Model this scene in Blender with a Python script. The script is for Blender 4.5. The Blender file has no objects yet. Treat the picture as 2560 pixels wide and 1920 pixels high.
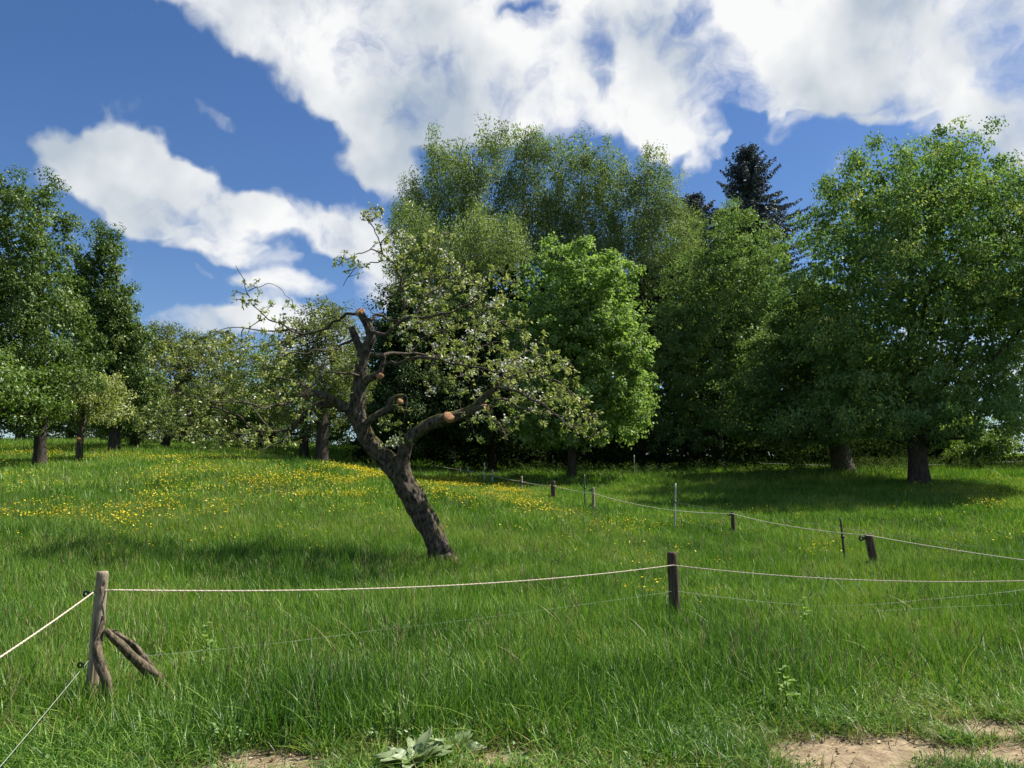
import bpy, math
import numpy as np
from mathutils import Vector

SC = bpy.context.scene
COL = SC.collection
R = math.radians

# ------------------------------------------------------------------ camera
F = 2048.0            # focal length in photograph pixels (2560 wide)
CAMZ = 1.6
PITCH = math.atan((1235 - 960) / F)
cam_d = bpy.data.cameras.new("camera")
cam = bpy.data.objects.new("camera", cam_d)
COL.objects.link(cam)
cam.location = (0, 0, CAMZ)
cam.rotation_euler = (math.pi / 2 + PITCH, 0, 0)
cam_d.sensor_fit = 'HORIZONTAL'
cam_d.sensor_width = 36.0
cam_d.lens = 36.0 * F / 2560.0
cam_d.clip_start = 0.05
cam_d.clip_end = 6000
SC.camera = cam

# ------------------------------------------------------------------ render settings
SC.render.engine = 'CYCLES'
cy = SC.cycles
cy.max_bounces = 8
cy.diffuse_bounces = 5
cy.glossy_bounces = 2
cy.transmission_bounces = 6
cy.transparent_max_bounces = 8
cy.caustics_reflective = False
cy.caustics_refractive = False
cy.use_denoising = True
cy.denoiser = 'OPENIMAGEDENOISE'
cy.denoising_input_passes = 'RGB_ALBEDO_NORMAL'
cy.denoising_prefilter = 'ACCURATE'
cy.sample_clamp_indirect = 4.0
vs = SC.view_settings
vs.view_transform = 'Standard'
vs.look = 'None'
vs.gamma = 1.0
vs.use_curve_mapping = False
vs.exposure = 0.97

# ------------------------------------------------------------------ sun and sky
SUN_AZ, SUN_EL = R(74), R(55)        # clockwise from the viewing direction, above the horizon
to_sun = Vector((math.sin(SUN_AZ) * math.cos(SUN_EL), math.cos(SUN_AZ) * math.cos(SUN_EL), math.sin(SUN_EL)))
sun_d = bpy.data.lights.new("sun", 'SUN')
sun_d.energy = 5.0
sun_d.angle = R(0.53)
sun_d.color = (1.0, 0.95, 0.86)
sun = bpy.data.objects.new("sun", sun_d)
COL.objects.link(sun)
sun.rotation_euler = to_sun.to_track_quat('Z', 'Y').to_euler()
sun.location = (30, 15, 60)

CT, ST = math.cos(PITCH), math.sin(PITCH)


def ray(px, py):
    u = (px - 1280) / F
    w = -(py - 960) / F
    return np.array((u, CT - w * ST, ST + w * CT))


def P(px, py, d):
    """World point seen at photograph pixel (px, py) at forward distance d."""
    r = ray(px, py)
    t = d / r[1]
    return np.array((r[0] * t, d, CAMZ + r[2] * t))


def azel(px, py):
    r = ray(px, py)
    return math.atan2(r[0], r[1]), math.atan2(r[2], math.hypot(r[0], r[1]))


world = bpy.data.worlds.new("World")
SC.world = world
world.use_nodes = True
wn = world.node_tree
wn.nodes.clear()


def N(tree, kind, **kw):
    n = tree.nodes.new(kind)
    for k, v in kw.items():
        if k.startswith('i_'):
            n.inputs[k[2:].replace('_', ' ')].default_value = v
        else:
            setattr(n, k, v)
    return n


def math_node(tree, op, a, b=None, c=None, clamp=False):
    n = tree.nodes.new('ShaderNodeMath')
    n.operation = op
    n.use_clamp = clamp
    for i, v in enumerate((a, b, c)):
        if v is None:
            continue
        if isinstance(v, (int, float)):
            n.inputs[i].default_value = v
        else:
            tree.links.new(v, n.inputs[i])
    return n.outputs[0]


def build_world():
    t = wn
    L = t.links.new
    out = N(t, 'ShaderNodeOutputWorld')
    bg = N(t, 'ShaderNodeBackground')
    bg.inputs['Strength'].default_value = 0.073
    L(bg.outputs[0], out.inputs[0])
    sky = N(t, 'ShaderNodeTexSky')
    sky.sky_type = 'NISHITA'
    sky.sun_disc = False
    sky.sun_elevation = SUN_EL
    sky.sun_rotation = SUN_AZ
    sky.altitude = 200
    sky.air_density = 1.0
    sky.dust_density = 0.3
    sky.ozone_density = 3.0
    hsv = N(t, 'ShaderNodeHueSaturation')
    hsv.inputs['Saturation'].default_value = 1.2
    hsv.inputs['Value'].default_value = 0.86
    hsv.inputs['Hue'].default_value = 0.508
    L(sky.outputs[0], hsv.inputs['Color'])
    # direction -> azimuth / elevation
    tc = N(t, 'ShaderNodeTexCoord')
    sep = N(t, 'ShaderNodeSeparateXYZ')
    L(tc.outputs['Generated'], sep.inputs[0])
    az = math_node(t, 'ARCTAN2', sep.outputs[0], sep.outputs[1])
    el = math_node(t, 'ARCSINE', sep.outputs[2])
    comb = N(t, 'ShaderNodeCombineXYZ')
    L(az, comb.inputs[0])
    L(el, comb.inputs[1])
    base = comb.outputs[0]
    # domain warp so that the cloud edges are ragged
    w1 = N(t, 'ShaderNodeTexNoise')
    w1.inputs['Scale'].default_value = 7.0
    w1.inputs['Detail'].default_value = 4.0
    w1.inputs['Roughness'].default_value = 0.6
    L(base, w1.inputs['Vector'])
    sub = N(t, 'ShaderNodeVectorMath', operation='SUBTRACT')
    L(w1.outputs['Color'], sub.inputs[0])
    sub.inputs[1].default_value = (0.5, 0.5, 0.5)
    mul = N(t, 'ShaderNodeVectorMath', operation='MULTIPLY')
    L(sub.outputs[0], mul.inputs[0])
    mul.inputs[1].default_value = (0.12, 0.09, 0.0)
    add = N(t, 'ShaderNodeVectorMath', operation='ADD')
    L(base, add.inputs[0])
    L(mul.outputs[0], add.inputs[1])
    warped = add.outputs[0]

    CLOUD = 0.84
    turned = {}
    for ang in (0, -20, 25):
        if ang == 0:
            turned[0] = warped
            continue
        vr = N(t, 'ShaderNodeVectorRotate')
        vr.rotation_type = 'Z_AXIS'
        vr.inputs['Angle'].default_value = R(-ang)
        L(warped, vr.inputs['Vector'])
        turned[ang] = vr.outputs[0]

    def blob(px, py, rx, ry, rot=0.0, wt=1.0):
        a, e = azel(px, py)
        rx, ry = rx * CLOUD, ry * CLOUD
        ang = min((0, -20, 25), key=lambda q: abs(q - rot))
        c, sn = math.cos(R(-ang)), math.sin(R(-ang))
        a, e = a * c - e * sn, a * sn + e * c
        m = N(t, 'ShaderNodeVectorMath', operation='MULTIPLY_ADD')
        L(turned[ang], m.inputs[0])
        m.inputs[1].default_value = (F / rx, F / ry, 0)
        m.inputs[2].default_value = (-a * F / rx, -e * F / ry, 0)
        ln = N(t, 'ShaderNodeVectorMath', operation='DOT_PRODUCT')
        L(m.outputs[0], ln.inputs[0])
        L(m.outputs[0], ln.inputs[1])
        mr = N(t, 'ShaderNodeMapRange')
        mr.interpolation_type = 'SMOOTHSTEP'
        mr.inputs['From Min'].default_value = 2.1
        mr.inputs['From Max'].default_value = 0.0
        mr.inputs['To Min'].default_value = 0.0
        mr.inputs['To Max'].default_value = wt
        L(ln.outputs['Value'], mr.inputs['Value'])
        return mr.outputs[0]

    blobs = [
        (520, 0, 180, 80, -25, .9), (760, 80, 260, 120, -15, .95), (1010, 160, 270, 150, 0, 1.1), (1120, 60, 260, 120, 0, 1),
        (955, 335, 105, 115, 30, .95), (950, 260, 95, 80, 0, .8), (1000, 430, 80, 60, -30, .85), (1130, 260, 230, 90, 0, 1), (1350, 240, 220, 110, 0, 1),
        (1360, 130, 150, 60, 0, .8), (1560, 70, 230, 110, 0, 1.1), (1770, 110, 130, 120, 0, .55), (1600, 210, 190, 130, -30, 1.1), (1700, 300, 150, 80, -25, 1),
        (2060, 60, 330, 120, 0, 1.1), (2120, 170, 320, 110, 0, 1.2), (1950, 210, 170, 60, 0, .9), (2400, 90, 200, 110, 0, .8),
        (2450, 250, 190, 70, -10, .9), (2560, 320, 160, 90, 0, 1.0), (2230, 280, 90, 26, -10, .6), (2350, -60, 300, 120, 0, 1), (1700, -80, 500, 110, 0, 1),
        (900, -80, 500, 110, 0, 1), (2750, 120, 220, 200, 0, 1),
        (1770, 385, 80, 36, 18, .85), (1945, 335, 48, 30, 30, .5), (1930, 270, 22, 45, -20, .45),
        (105, 350, 60, 44, 0, .65), (230, 425, 140, 72, 0, .9), (370, 455, 175, 92, 0, 1.1), (330, 385, 120, 52, 0, .8), (560, 505, 165, 64, -20, .95),
        (480, 575, 140, 44, -10, .75), (760, 550, 180, 58, -12, .85), (900, 580, 140, 66, 0, .95), (620, 630, 130, 36, 8, .8), (990, 640, 100, 60, 0, .8), (340, 540, 80, 40, 0, .5),
        (525, 272, 55, 20, -18, .5), (725, 710, 120, 44, 8, .8), (940, 730, 85, 70, 0, .85), (540, 815, 200, 34, 0, .75), (700, 800, 130, 44, 0, .6), (540, 690, 40, 18, -30, .35),
        (-150, 480, 170, 60, 0, .6), (2700, 560, 220, 50, 0, .7), (2480, 900, 260, 120, 0, .7), (150, 1040, 400, 60, 0, .7), (1200, 900, 500, 80, 0, .6),
    ]
    gaps = [(1320, 60, 60, 30, 0, -.85), (1490, 165, 34, 80, 20, -.7), (1495, 225, 30, 30, 0, -.4), (1745, 20, 50, 40, 0, -.8), (1800, 170, 50, 110, 25, -.75),
            (1710, 110, 40, 60, 30, -.5), (2530, 150, 60, 60, 0, -.6), (2480, 60, 60, 40, 0, -.4), (2280, 245, 90, 20, -8, -.4), (690, 470, 60, 30, -30, -.4), (1250, 350, 80, 40, 0, -.4), (470, 525, 60, 20, -20, -.4), (1010, 300, 40, 30, 0, -.35)]
    tot = None
    for b in blobs:
        o = blob(*b)
        tot = o if tot is None else math_node(t, 'ADD', tot, o)
    tot = math_node(t, 'MINIMUM', tot, 0.98)
    for b in gaps:
        tot = math_node(t, 'ADD', tot, blob(b[0], b[1], b[2] * 1.35, b[3] * 1.2, b[4], b[5] * .55))
    # the rest of the sky goes on with the same broken cloud
    far = N(t, 'ShaderNodeTexNoise')
    far.inputs['Scale'].default_value = 2.6
    far.inputs['Detail'].default_value = 3.0
    L(tc.outputs['Generated'], far.inputs['Vector'])
    farm = N(t, 'ShaderNodeMapRange')
    farm.interpolation_type = 'SMOOTHSTEP'
    farm.inputs['From Min'].default_value = 0.50
    farm.inputs['From Max'].default_value = 0.68
    L(far.outputs['Fac'], farm.inputs['Value'])
    mp = N(t, 'ShaderNodeMapping')
    mp.vector_type = 'TEXTURE'
    mp.inputs['Location'].default_value = (0, R(6), 0)
    mp.inputs['Scale'].default_value = (R(37), R(32), 1)
    L(base, mp.inputs['Vector'])
    ln = N(t, 'ShaderNodeVectorMath', operation='LENGTH')
    L(mp.outputs[0], ln.inputs[0])
    ow = N(t, 'ShaderNodeMapRange')
    ow.interpolation_type = 'SMOOTHSTEP'
    ow.inputs['From Min'].default_value = 1.0
    ow.inputs['From Max'].default_value = 1.25
    L(ln.outputs['Value'], ow.inputs['Value'])
    tot = math_node(t, 'ADD', tot, math_node(t, 'MULTIPLY', farm.outputs[0], ow.outputs[0]))
    # fine structure
    n1 = N(t, 'ShaderNodeTexNoise')
    n1.inputs['Scale'].default_value = 9.0
    n1.inputs['Detail'].default_value = 7.0
    n1.inputs['Roughness'].default_value = 0.6
    L(warped, n1.inputs['Vector'])
    nz = math_node(t, 'MULTIPLY', math_node(t, 'SUBTRACT', n1.outputs['Fac'], 0.5), 2.5)
    dens = math_node(t, 'ADD', tot, nz)
    al = N(t, 'ShaderNodeMapRange')
    al.interpolation_type = 'SMOOTHSTEP'
    al.inputs['From Min'].default_value = 0.2
    al.inputs['From Max'].default_value = 1.05
    L(dens, al.inputs['Value'])
    # cloud body: bright rims and tops, greyer thick bellies
    n2 = N(t, 'ShaderNodeTexNoise')
    n2.inputs['Scale'].default_value = 5.5
    n2.inputs['Detail'].default_value = 4.0
    n2.inputs['Roughness'].default_value = 0.5
    off = N(t, 'ShaderNodeVectorMath', operation='ADD')
    L(base, off.inputs[0])
    off.inputs[1].default_value = (3.1, 1.7, 0)
    L(off.outputs[0], n2.inputs['Vector'])
    ramp = N(t, 'ShaderNodeValToRGB')
    ramp.color_ramp.elements[0].position = 0.36
    ramp.color_ramp.elements[0].color = (3.5, 4.0, 4.55, 1)
    ramp.color_ramp.elements[1].position = 0.58
    ramp.color_ramp.elements[1].color = (6.7, 6.75, 6.75, 1)
    L(n2.outputs['Fac'], ramp.inputs[0])
    mix = N(t, 'ShaderNodeMix', data_type='RGBA')
    L(al.outputs[0], mix.inputs[0])
    L(hsv.outputs[0], mix.inputs[6])
    L(ramp.outputs[0], mix.inputs[7])
    L(mix.outputs[2], bg.inputs['Color'])
    world.cycles.sampling_method = 'MANUAL'
    world.cycles.sample_map_resolution = 512


build_world()


# ------------------------------------------------------------------ helpers
def hash3(ix, iy, iz, seed):
    h = (ix.astype(np.int64) * 374761393 + iy.astype(np.int64) * 668265263 + iz.astype(np.int64) * 2147483647 + seed * 974634777) & 0xFFFFFFFF
    h = ((h ^ (h >> 13)) * 1274126177) & 0xFFFFFFFF
    h = ((h ^ (h >> 16)) * 2246822519) & 0xFFFFFFFF
    return ((h ^ (h >> 15)) & 0xFFFFFF) / float(0xFFFFFF)


def vnoise(p, seed=0):
    p = np.asarray(p, float)
    i = np.floor(p).astype(np.int64)
    f = p - i
    f = f * f * (3 - 2 * f)
    out = 0
    for dx in (0, 1):
        for dy in (0, 1):
            for dz in (0, 1):
                w = (f[..., 0] if dx else 1 - f[..., 0]) * (f[..., 1] if dy else 1 - f[..., 1]) * (f[..., 2] if dz else 1 - f[..., 2])
                out = out + w * hash3(i[..., 0] + dx, i[..., 1] + dy, i[..., 2] + dz, seed)
    return out


def fbm(p, seed=0, oct=4):
    s, a, tot = 0, 1.0, 0
    for o in range(oct):
        s = s + a * vnoise(np.asarray(p) * (2 ** o), seed + o * 17)
        tot += a
        a *= 0.5
    return s / tot


def fbm2(x, y, seed=0, oct=4):
    return fbm(np.stack([x, y, np.full_like(x, 0.37)], -1), seed, oct)


def mesh_np(name, verts, faces, mat=None, attrs=None, smooth=False):
    """faces: list of integer arrays (m,k)."""
    me = bpy.data.meshes.new(name)
    verts = np.asarray(verts, np.float32)
    me.vertices.add(len(verts))
    me.vertices.foreach_set('co', verts.ravel())
    faces = [np.asarray(f, np.int32) for f in (faces if isinstance(faces, list) else [faces]) if len(f)]
    idx = np.concatenate([f.ravel() for f in faces])
    tot = np.concatenate([np.full(len(f), f.shape[1], np.int32) for f in faces])
    st = np.concatenate([[0], np.cumsum(tot)[:-1]]).astype(np.int32)
    me.loops.add(len(idx))
    me.loops.foreach_set('vertex_index', idx)
    me.polygons.add(len(tot))
    me.polygons.foreach_set('loop_start', st)
    me.polygons.foreach_set('loop_total', tot)
    if smooth:
        me.polygons.foreach_set('use_smooth', np.ones(len(tot), bool))
    me.update(calc_edges=True)
    for k, (dom, arr) in (attrs or {}).items():
        a = me.attributes.new(k, 'FLOAT', dom)
        a.data.foreach_set('value', np.asarray(arr, np.float32))
    if mat:
        me.materials.append(mat)
    return me


def link(name, data, parent=None, loc=None):
    o = bpy.data.objects.new(name, data)
    COL.objects.link(o)
    if parent is not None:
        o.parent = parent
    if loc is not None:
        o.location = loc
    return o


def tag(o, label=None, cat=None, group=None, kind=None):
    if label:
        o['label'] = label
    if cat:
        o['category'] = cat
    if group:
        o['group'] = group
    if kind:
        o['kind'] = kind
    return o


def thing(name, loc, label, cat, group=None):
    o = link(name, None, None, tuple(float(v) for v in loc))
    return tag(o, label, cat, group)


# ------------------------------------------------------------------ materials
def new_mat(name):
    m = bpy.data.materials.new(name)
    m.use_nodes = True
    m.node_tree.nodes.clear()
    return m


def leaf_mat(name, stops, trans=0.35, tcol=(1.25, 1.25, 0.55), gloss=0.06, rough=0.4, attr='tint', big=0.0):
    m = new_mat(name)
    t = m.node_tree
    L = t.links.new
    out = N(t, 'ShaderNodeOutputMaterial')
    at = N(t, 'ShaderNodeAttribute')
    at.attribute_name = attr
    ramp = N(t, 'ShaderNodeValToRGB')
    cr = ramp.color_ramp
    while len(cr.elements) < len(stops):
        cr.elements.new(0.5)
    for e, (p, c) in zip(cr.elements, stops):
        e.position = p
        e.color = (*c, 1)
    fac = at.outputs['Fac']
    if big:
        g = N(t, 'ShaderNodeNewGeometry')
        nz = N(t, 'ShaderNodeTexNoise')
        nz.inputs['Scale'].default_value = 0.22
        nz.inputs['Detail'].default_value = 3
        L(g.outputs['Position'], nz.inputs['Vector'])
        fac = math_node(t, 'ADD', fac, math_node(t, 'MULTIPLY', math_node(t, 'SUBTRACT', nz.outputs['Fac'], 0.5), big), clamp=True)
    L(fac, ramp.inputs[0])
    d = N(t, 'ShaderNodeBsdfDiffuse')
    L(ramp.outputs[0], d.inputs['Color'])
    tm = N(t, 'ShaderNodeMix', data_type='RGBA', blend_type='MULTIPLY')
    tm.inputs[0].default_value = 1
    L(ramp.outputs[0], tm.inputs[6])
    tm.inputs[7].default_value = (*tcol, 1)
    tr = N(t, 'ShaderNodeBsdfTranslucent')
    L(tm.outputs[2], tr.inputs['Color'])
    mx = N(t, 'ShaderNodeMixShader')
    mx.inputs[0].default_value = trans
    L(d.outputs[0], mx.inputs[1])
    L(tr.outputs[0], mx.inputs[2])
    gl = N(t, 'ShaderNodeBsdfGlossy')
    gl.inputs['Roughness'].default_value = rough
    gl.inputs['Color'].default_value = (0.9, 0.95, 0.9, 1)
    m2 = N(t, 'ShaderNodeMixShader')
    m2.inputs[0].default_value = gloss * .55
    L(mx.outputs[0], m2.inputs[1])
    L(gl.outputs[0], m2.inputs[2])
    L(m2.outputs[0], out.inputs[0])
    return m


def bark_mat(name, c1, c2, scale=14.0, stretch=0.25, bump=0.5, moss=None, moss_amt=0.5, rough=0.9):
    m = new_mat(name)
    t = m.node_tree
    L = t.links.new
    out = N(t, 'ShaderNodeOutputMaterial')
    bs = N(t, 'ShaderNodeBsdfPrincipled')
    bs.inputs['Roughness'].default_value = rough
    bs.inputs['Specular IOR Level'].default_value = 0.2
    g = N(t, 'ShaderNodeNewGeometry')
    mp = N(t, 'ShaderNodeMapping')
    mp.inputs['Scale'].default_value = (1, 1, stretch)
    L(g.outputs['Position'], mp.inputs['Vector'])
    n1 = N(t, 'ShaderNodeTexNoise')
    n1.inputs['Scale'].default_value = scale
    n1.inputs['Detail'].default_value = 8
    n1.inputs['Roughness'].default_value = 0.65
    L(mp.outputs[0], n1.inputs['Vector'])
    ramp = N(t, 'ShaderNodeValToRGB')
    ramp.color_ramp.elements[0].position = 0.35
    ramp.color_ramp.elements[0].color = (*c1, 1)
    ramp.color_ramp.elements[1].position = 0.68
    ramp.color_ramp.elements[1].color = (*c2, 1)
    L(n1.outputs['Fac'], ramp.inputs[0])
    col = ramp.outputs[0]
    if moss:
        n2 = N(t, 'ShaderNodeTexNoise')
        n2.inputs['Scale'].default_value = 5.0
        n2.inputs['Detail'].default_value = 6
        L(g.outputs['Position'], n2.inputs['Vector'])
        sp = N(t, 'ShaderNodeSeparateXYZ')
        L(g.outputs['Normal'], sp.inputs[0])
        a = math_node(t, 'ADD', math_node(t, 'MULTIPLY', sp.outputs[2], 0.35), n2.outputs['Fac'])
        mr = N(t, 'ShaderNodeMapRange')
        mr.inputs['From Min'].default_value = 1.02 - moss_amt
        mr.inputs['From Max'].default_value = 1.18 - moss_amt
        L(a, mr.inputs['Value'])
        mx = N(t, 'ShaderNodeMix', data_type='RGBA')
        L(mr.outputs[0], mx.inputs[0])
        L(col, mx.inputs[6])
        mx.inputs[7].default_value = (*moss, 1)
        col = mx.outputs[2]
    L(col, bs.inputs['Base Color'])
    bp = N(t, 'ShaderNodeBump')
    bp.inputs['Strength'].default_value = bump
    bp.inputs['Distance'].default_value = 0.03
    L(n1.outputs['Fac'], bp.inputs['Height'])
    L(bp.outputs[0], bs.inputs['Normal'])
    L(bs.outputs[0], out.inputs[0])
    return m


def plain_mat(name, c, rough=0.6, var=0.25, scale=30.0, spec=0.3):
    m = new_mat(name)
    t = m.node_tree
    L = t.links.new
    out = N(t, 'ShaderNodeOutputMaterial')
    bs = N(t, 'ShaderNodeBsdfPrincipled')
    bs.inputs['Roughness'].default_value = rough
    bs.inputs['Specular IOR Level'].default_value = spec
    g = N(t, 'ShaderNodeNewGeometry')
    n1 = N(t, 'ShaderNodeTexNoise')
    n1.inputs['Scale'].default_value = scale
    n1.inputs['Detail'].default_value = 5
    L(g.outputs['Position'], n1.inputs['Vector'])
    ramp = N(t, 'ShaderNodeValToRGB')
    ramp.color_ramp.elements[0].position = 0.3
    ramp.color_ramp.elements[0].color = (*[v * (1 - var) for v in c], 1)
    ramp.color_ramp.elements[1].position = 0.7
    ramp.color_ramp.elements[1].color = (*[min(1, v * (1 + var)) for v in c], 1)
    L(n1.outputs['Fac'], ramp.inputs[0])
    L(ramp.outputs[0], bs.inputs['Base Color'])
    L(bs.outputs[0], out.inputs[0])
    return m


M = {}
M['bark_dark'] = bark_mat('bark_dark', (0.022, 0.018, 0.014), (0.085, 0.07, 0.055))
M['bark_grey'] = bark_mat('bark_grey', (0.04, 0.035, 0.03), (0.15, 0.125, 0.1), 18)
M['bark_apple'] = bark_mat('bark_apple', (0.007, 0.006, 0.005), (0.16, 0.13, 0.095), 20, 0.45, 1.0, (0.08, 0.08, 0.014), 0.36)
M['twig'] = bark_mat('twig', (0.03, 0.024, 0.018), (0.13, 0.105, 0.08), 25, 1.0, 0.2)
M['bark_birch'] = bark_mat('bark_birch', (0.3, 0.29, 0.27), (0.75, 0.73, 0.68), 3.0, 1.5, 0.2)
M['cut_wood'] = plain_mat('cut_wood', (0.33, 0.17, 0.085), 0.85, 0.45, 60)
M['post_wood'] = bark_mat('post_wood', (0.10, 0.075, 0.052), (0.46, 0.37, 0.27), 30, 0.07, 0.8)
M['post_dark'] = bark_mat('post_dark', (0.025, 0.019, 0.014), (0.15, 0.11, 0.078), 28, 0.07, 0.8)
M['prop_wood'] = bark_mat('prop_wood', (0.03, 0.023, 0.016), (0.25, 0.195, 0.13), 34, 0.3, 1.0, (0.13, 0.12, 0.045), 0.32)
M['rope'] = plain_mat('rope', (0.62, 0.56, 0.44), 0.8, 0.15, 60)
M['rope_red'] = plain_mat('rope_red', (0.42, 0.28, 0.2), 0.8, 0.2, 60)
M['wire'] = plain_mat('wire', (0.26, 0.30, 0.22), 0.5, 0.1, 30)
M['plastic'] = plain_mat('plastic', (0.012, 0.012, 0.013), 0.35, 0.2, 30, 0.5)
M['metal_dark'] = plain_mat('metal_dark', (0.05, 0.045, 0.04), 0.6, 0.3, 30)
M['stake_green'] = plain_mat('stake_green', (0.06, 0.12, 0.07), 0.5, 0.2, 20)
M['stake_pale'] = plain_mat('stake_pale', (0.36, 0.38, 0.33), 0.5, 0.25, 20)
M['petal_white'] = leaf_mat('petal_white', [(0, (0.72, 0.70, 0.64)), (1, (0.86, 0.85, 0.80))], 0.3, (1, 1, 0.95), 0.02)
M['petal_yellow'] = leaf_mat('petal_yellow', [(0, (0.80, 0.62, 0.015)), (1, (0.86, 0.74, 0.04))], 0.3, (1, 1, .8), 0.06, 0.3)
GREEN = {
    'apple': leaf_mat('leaf_apple', [(0, (0.12, 0.165, 0.035)), (.5, (0.25, 0.30, 0.085)), (1, (0.43, 0.45, 0.20))], .38, (1.2, 1.25, .6), .05, .4),
    'pear': leaf_mat('leaf_pear', [(0, (0.050, 0.090, 0.020)), (.6, (0.098, 0.16, 0.036)), (1, (0.17, 0.225, 0.06))], .32, (1.3, 1.4, .5), .04, .4),
    'light': leaf_mat('leaf_light', [(0, (0.07, 0.13, 0.022)), (.6, (0.14, 0.22, 0.045)), (1, (0.22, 0.29, 0.08))], .4, (1.2, 1.3, .5), .07),
    'olive': leaf_mat('leaf_olive', [(0, (0.075, 0.105, 0.030)), (.6, (0.145, 0.18, 0.055)), (1, (0.23, 0.255, 0.095))], .38, (1.2, 1.2, .5), .03),
    'birch': leaf_mat('leaf_birch', [(0, (0.088, 0.138, 0.055)), (.6, (0.19, 0.26, 0.088)), (1, (0.28, 0.35, 0.135))], .48, (1.15, 1.2, .6), .03, big=.9),
    'maple': leaf_mat('leaf_maple', [(0, (0.12, 0.195, 0.055)), (.6, (0.215, 0.32, 0.095)), (1, (0.30, 0.40, 0.135))], .48, (1.15, 1.25, .6), .03),
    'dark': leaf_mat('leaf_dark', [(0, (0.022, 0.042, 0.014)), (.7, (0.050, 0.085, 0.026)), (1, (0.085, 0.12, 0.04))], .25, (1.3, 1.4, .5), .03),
    'shade': leaf_mat('leaf_shade', [(0, (0.012, 0.020, 0.008)), (1, (0.035, 0.055, 0.018))], .15, (1.2, 1.3, .5), .0),  # near-black matte leaves: the shade under the wood is put into the colour
    'hornbeam': leaf_mat('leaf_hornbeam', [(0, (0.072, 0.128, 0.038)), (.6, (0.15, 0.235, 0.07)), (1, (0.27, 0.35, 0.115))], .42, (1.12, 1.2, .6), .03),
    'cherry': leaf_mat('leaf_cherry', [(0, (0.080, 0.145, 0.045)), (.6, (0.165, 0.26, 0.08)), (.9, (0.27, 0.36, 0.11)), (1, (0.34, 0.34, 0.11))], .42, (1.12, 1.25, .6), .03),
    'weed': leaf_mat('leaf_weed', [(0, (0.03, 0.055, 0.014)), (1, (0.09, 0.13, 0.04))], .25, (1.2, 1.3, .5), .01),
    'spruce': leaf_mat('leaf_spruce', [(0, (0.040, 0.055, 0.060)), (1, (0.11, 0.135, 0.13))], .1, (1, 1, 1), .04),
}

# ------------------------------------------------------------------ terrain
ctrl = [  # photograph pixel of a ground point and its forward distance
    (265, 1770, 6.5), (1682, 1575, 10.2), (2180, 1448, 16.0), (1120, 1425, 15.0), (1383, 1262, 30), (1483, 1290, 27), (1830, 1350, 22),
    (95, 1180, 30), (190, 1162, 34), (278, 1142, 40), (800, 1165, 32), (40, 1112, 72), (600, 1118, 66), (2300, 1222, 35), (1700, 1205, 42),
    (1440, 1200, 42), (2110, 1190, 42), (2450, 1160, 60), (2430, 1188, 45), (1280, 1920, 5.1), (2500, 1900, 5.2), (60, 1880, 5.4), (2560, 1500, 13.0), (20, 1500, 11.5),
    (1200, 1195, 46), (1050, 1150, 60), (1900, 1170, 60), (2700, 1215, 36), (-150, 1180, 30), (700, 1300, 19.5), (60, 1330, 17.5), (700, 1425, 14.4), (380, 1435, 14.0), (1231, 1216, 37), (1150, 1208, 41), (1304, 1240, 34), (950, 1215, 34),
]
CP = np.array([P(*c) for c in ctrl])
extra = np.array([(x, y, 0.0) for x, y in ((-4, 0), (4, 0), (-6, -8), (6, -8), (0, 2.5))])
CP = np.vstack([CP, extra])


def tps_kernel(r2):
    return np.where(r2 > 1e-12, r2 * np.log(r2 + 1e-12), 0.0)


def tps_fit(xy, z, lam=8.0):
    n = len(xy)
    d2 = ((xy[:, None] - xy[None]) ** 2).sum(-1)
    A = np.zeros((n + 3, n + 3))
    A[:n, :n] = tps_kernel(d2) + lam * np.eye(n)
    A[:n, n] = A[n, :n] = 1
    A[:n, n + 1:] = xy
    A[n + 1:, :n] = xy.T
    return np.linalg.solve(A, np.concatenate([z, [0, 0, 0]]))


TPS = tps_fit(CP[:, :2], CP[:, 2])


def ground(x, y):
    x = np.atleast_1d(np.asarray(x, float))
    y = np.atleast_1d(np.asarray(y, float))
    xc = np.clip(x, -60, 60)
    yc = np.clip(y, -10, 74)
    out = np.empty(x.shape)
    fx, fy, fo = xc.ravel(), yc.ravel(), np.empty(x.size)
    for s in range(0, x.size, 60000):
        a, b = fx[s:s + 60000], fy[s:s + 60000]
        d2 = (a[:, None] - CP[None, :, 0]) ** 2 + (b[:, None] - CP[None, :, 1]) ** 2
        fo[s:s + 60000] = tps_kernel(d2) @ TPS[:-3] + TPS[-3] + TPS[-2] * a + TPS[-1] * b
    out = fo.reshape(x.shape)
    away = np.clip(np.hypot(np.maximum(np.abs(x) - 60, 0), np.maximum(y - 74, 0) + np.maximum(-10 - y, 0)), 0, 2000)
    out = out - away * 0.02
    out = out + (fbm2(x * 0.35, y * 0.35, 5, 3) - 0.5) * 0.16
    return out


def gz(x, y):
    return float(ground(np.array([x]), np.array([y]))[0])


def on_ground(px, d):
    """World point on the ground below photograph column px at forward distance d."""
    r = ray(px, 1235)
    x = r[0] * d / r[1]
    return np.array((x, d, gz(x, d)))


# bare earth patches: (px, py, radius px across, radius px deep, strength)
def flat_hit(px, py):
    r = ray(px, py)
    t = -CAMZ / r[2]
    return r[0] * t, r[1] * t


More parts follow.
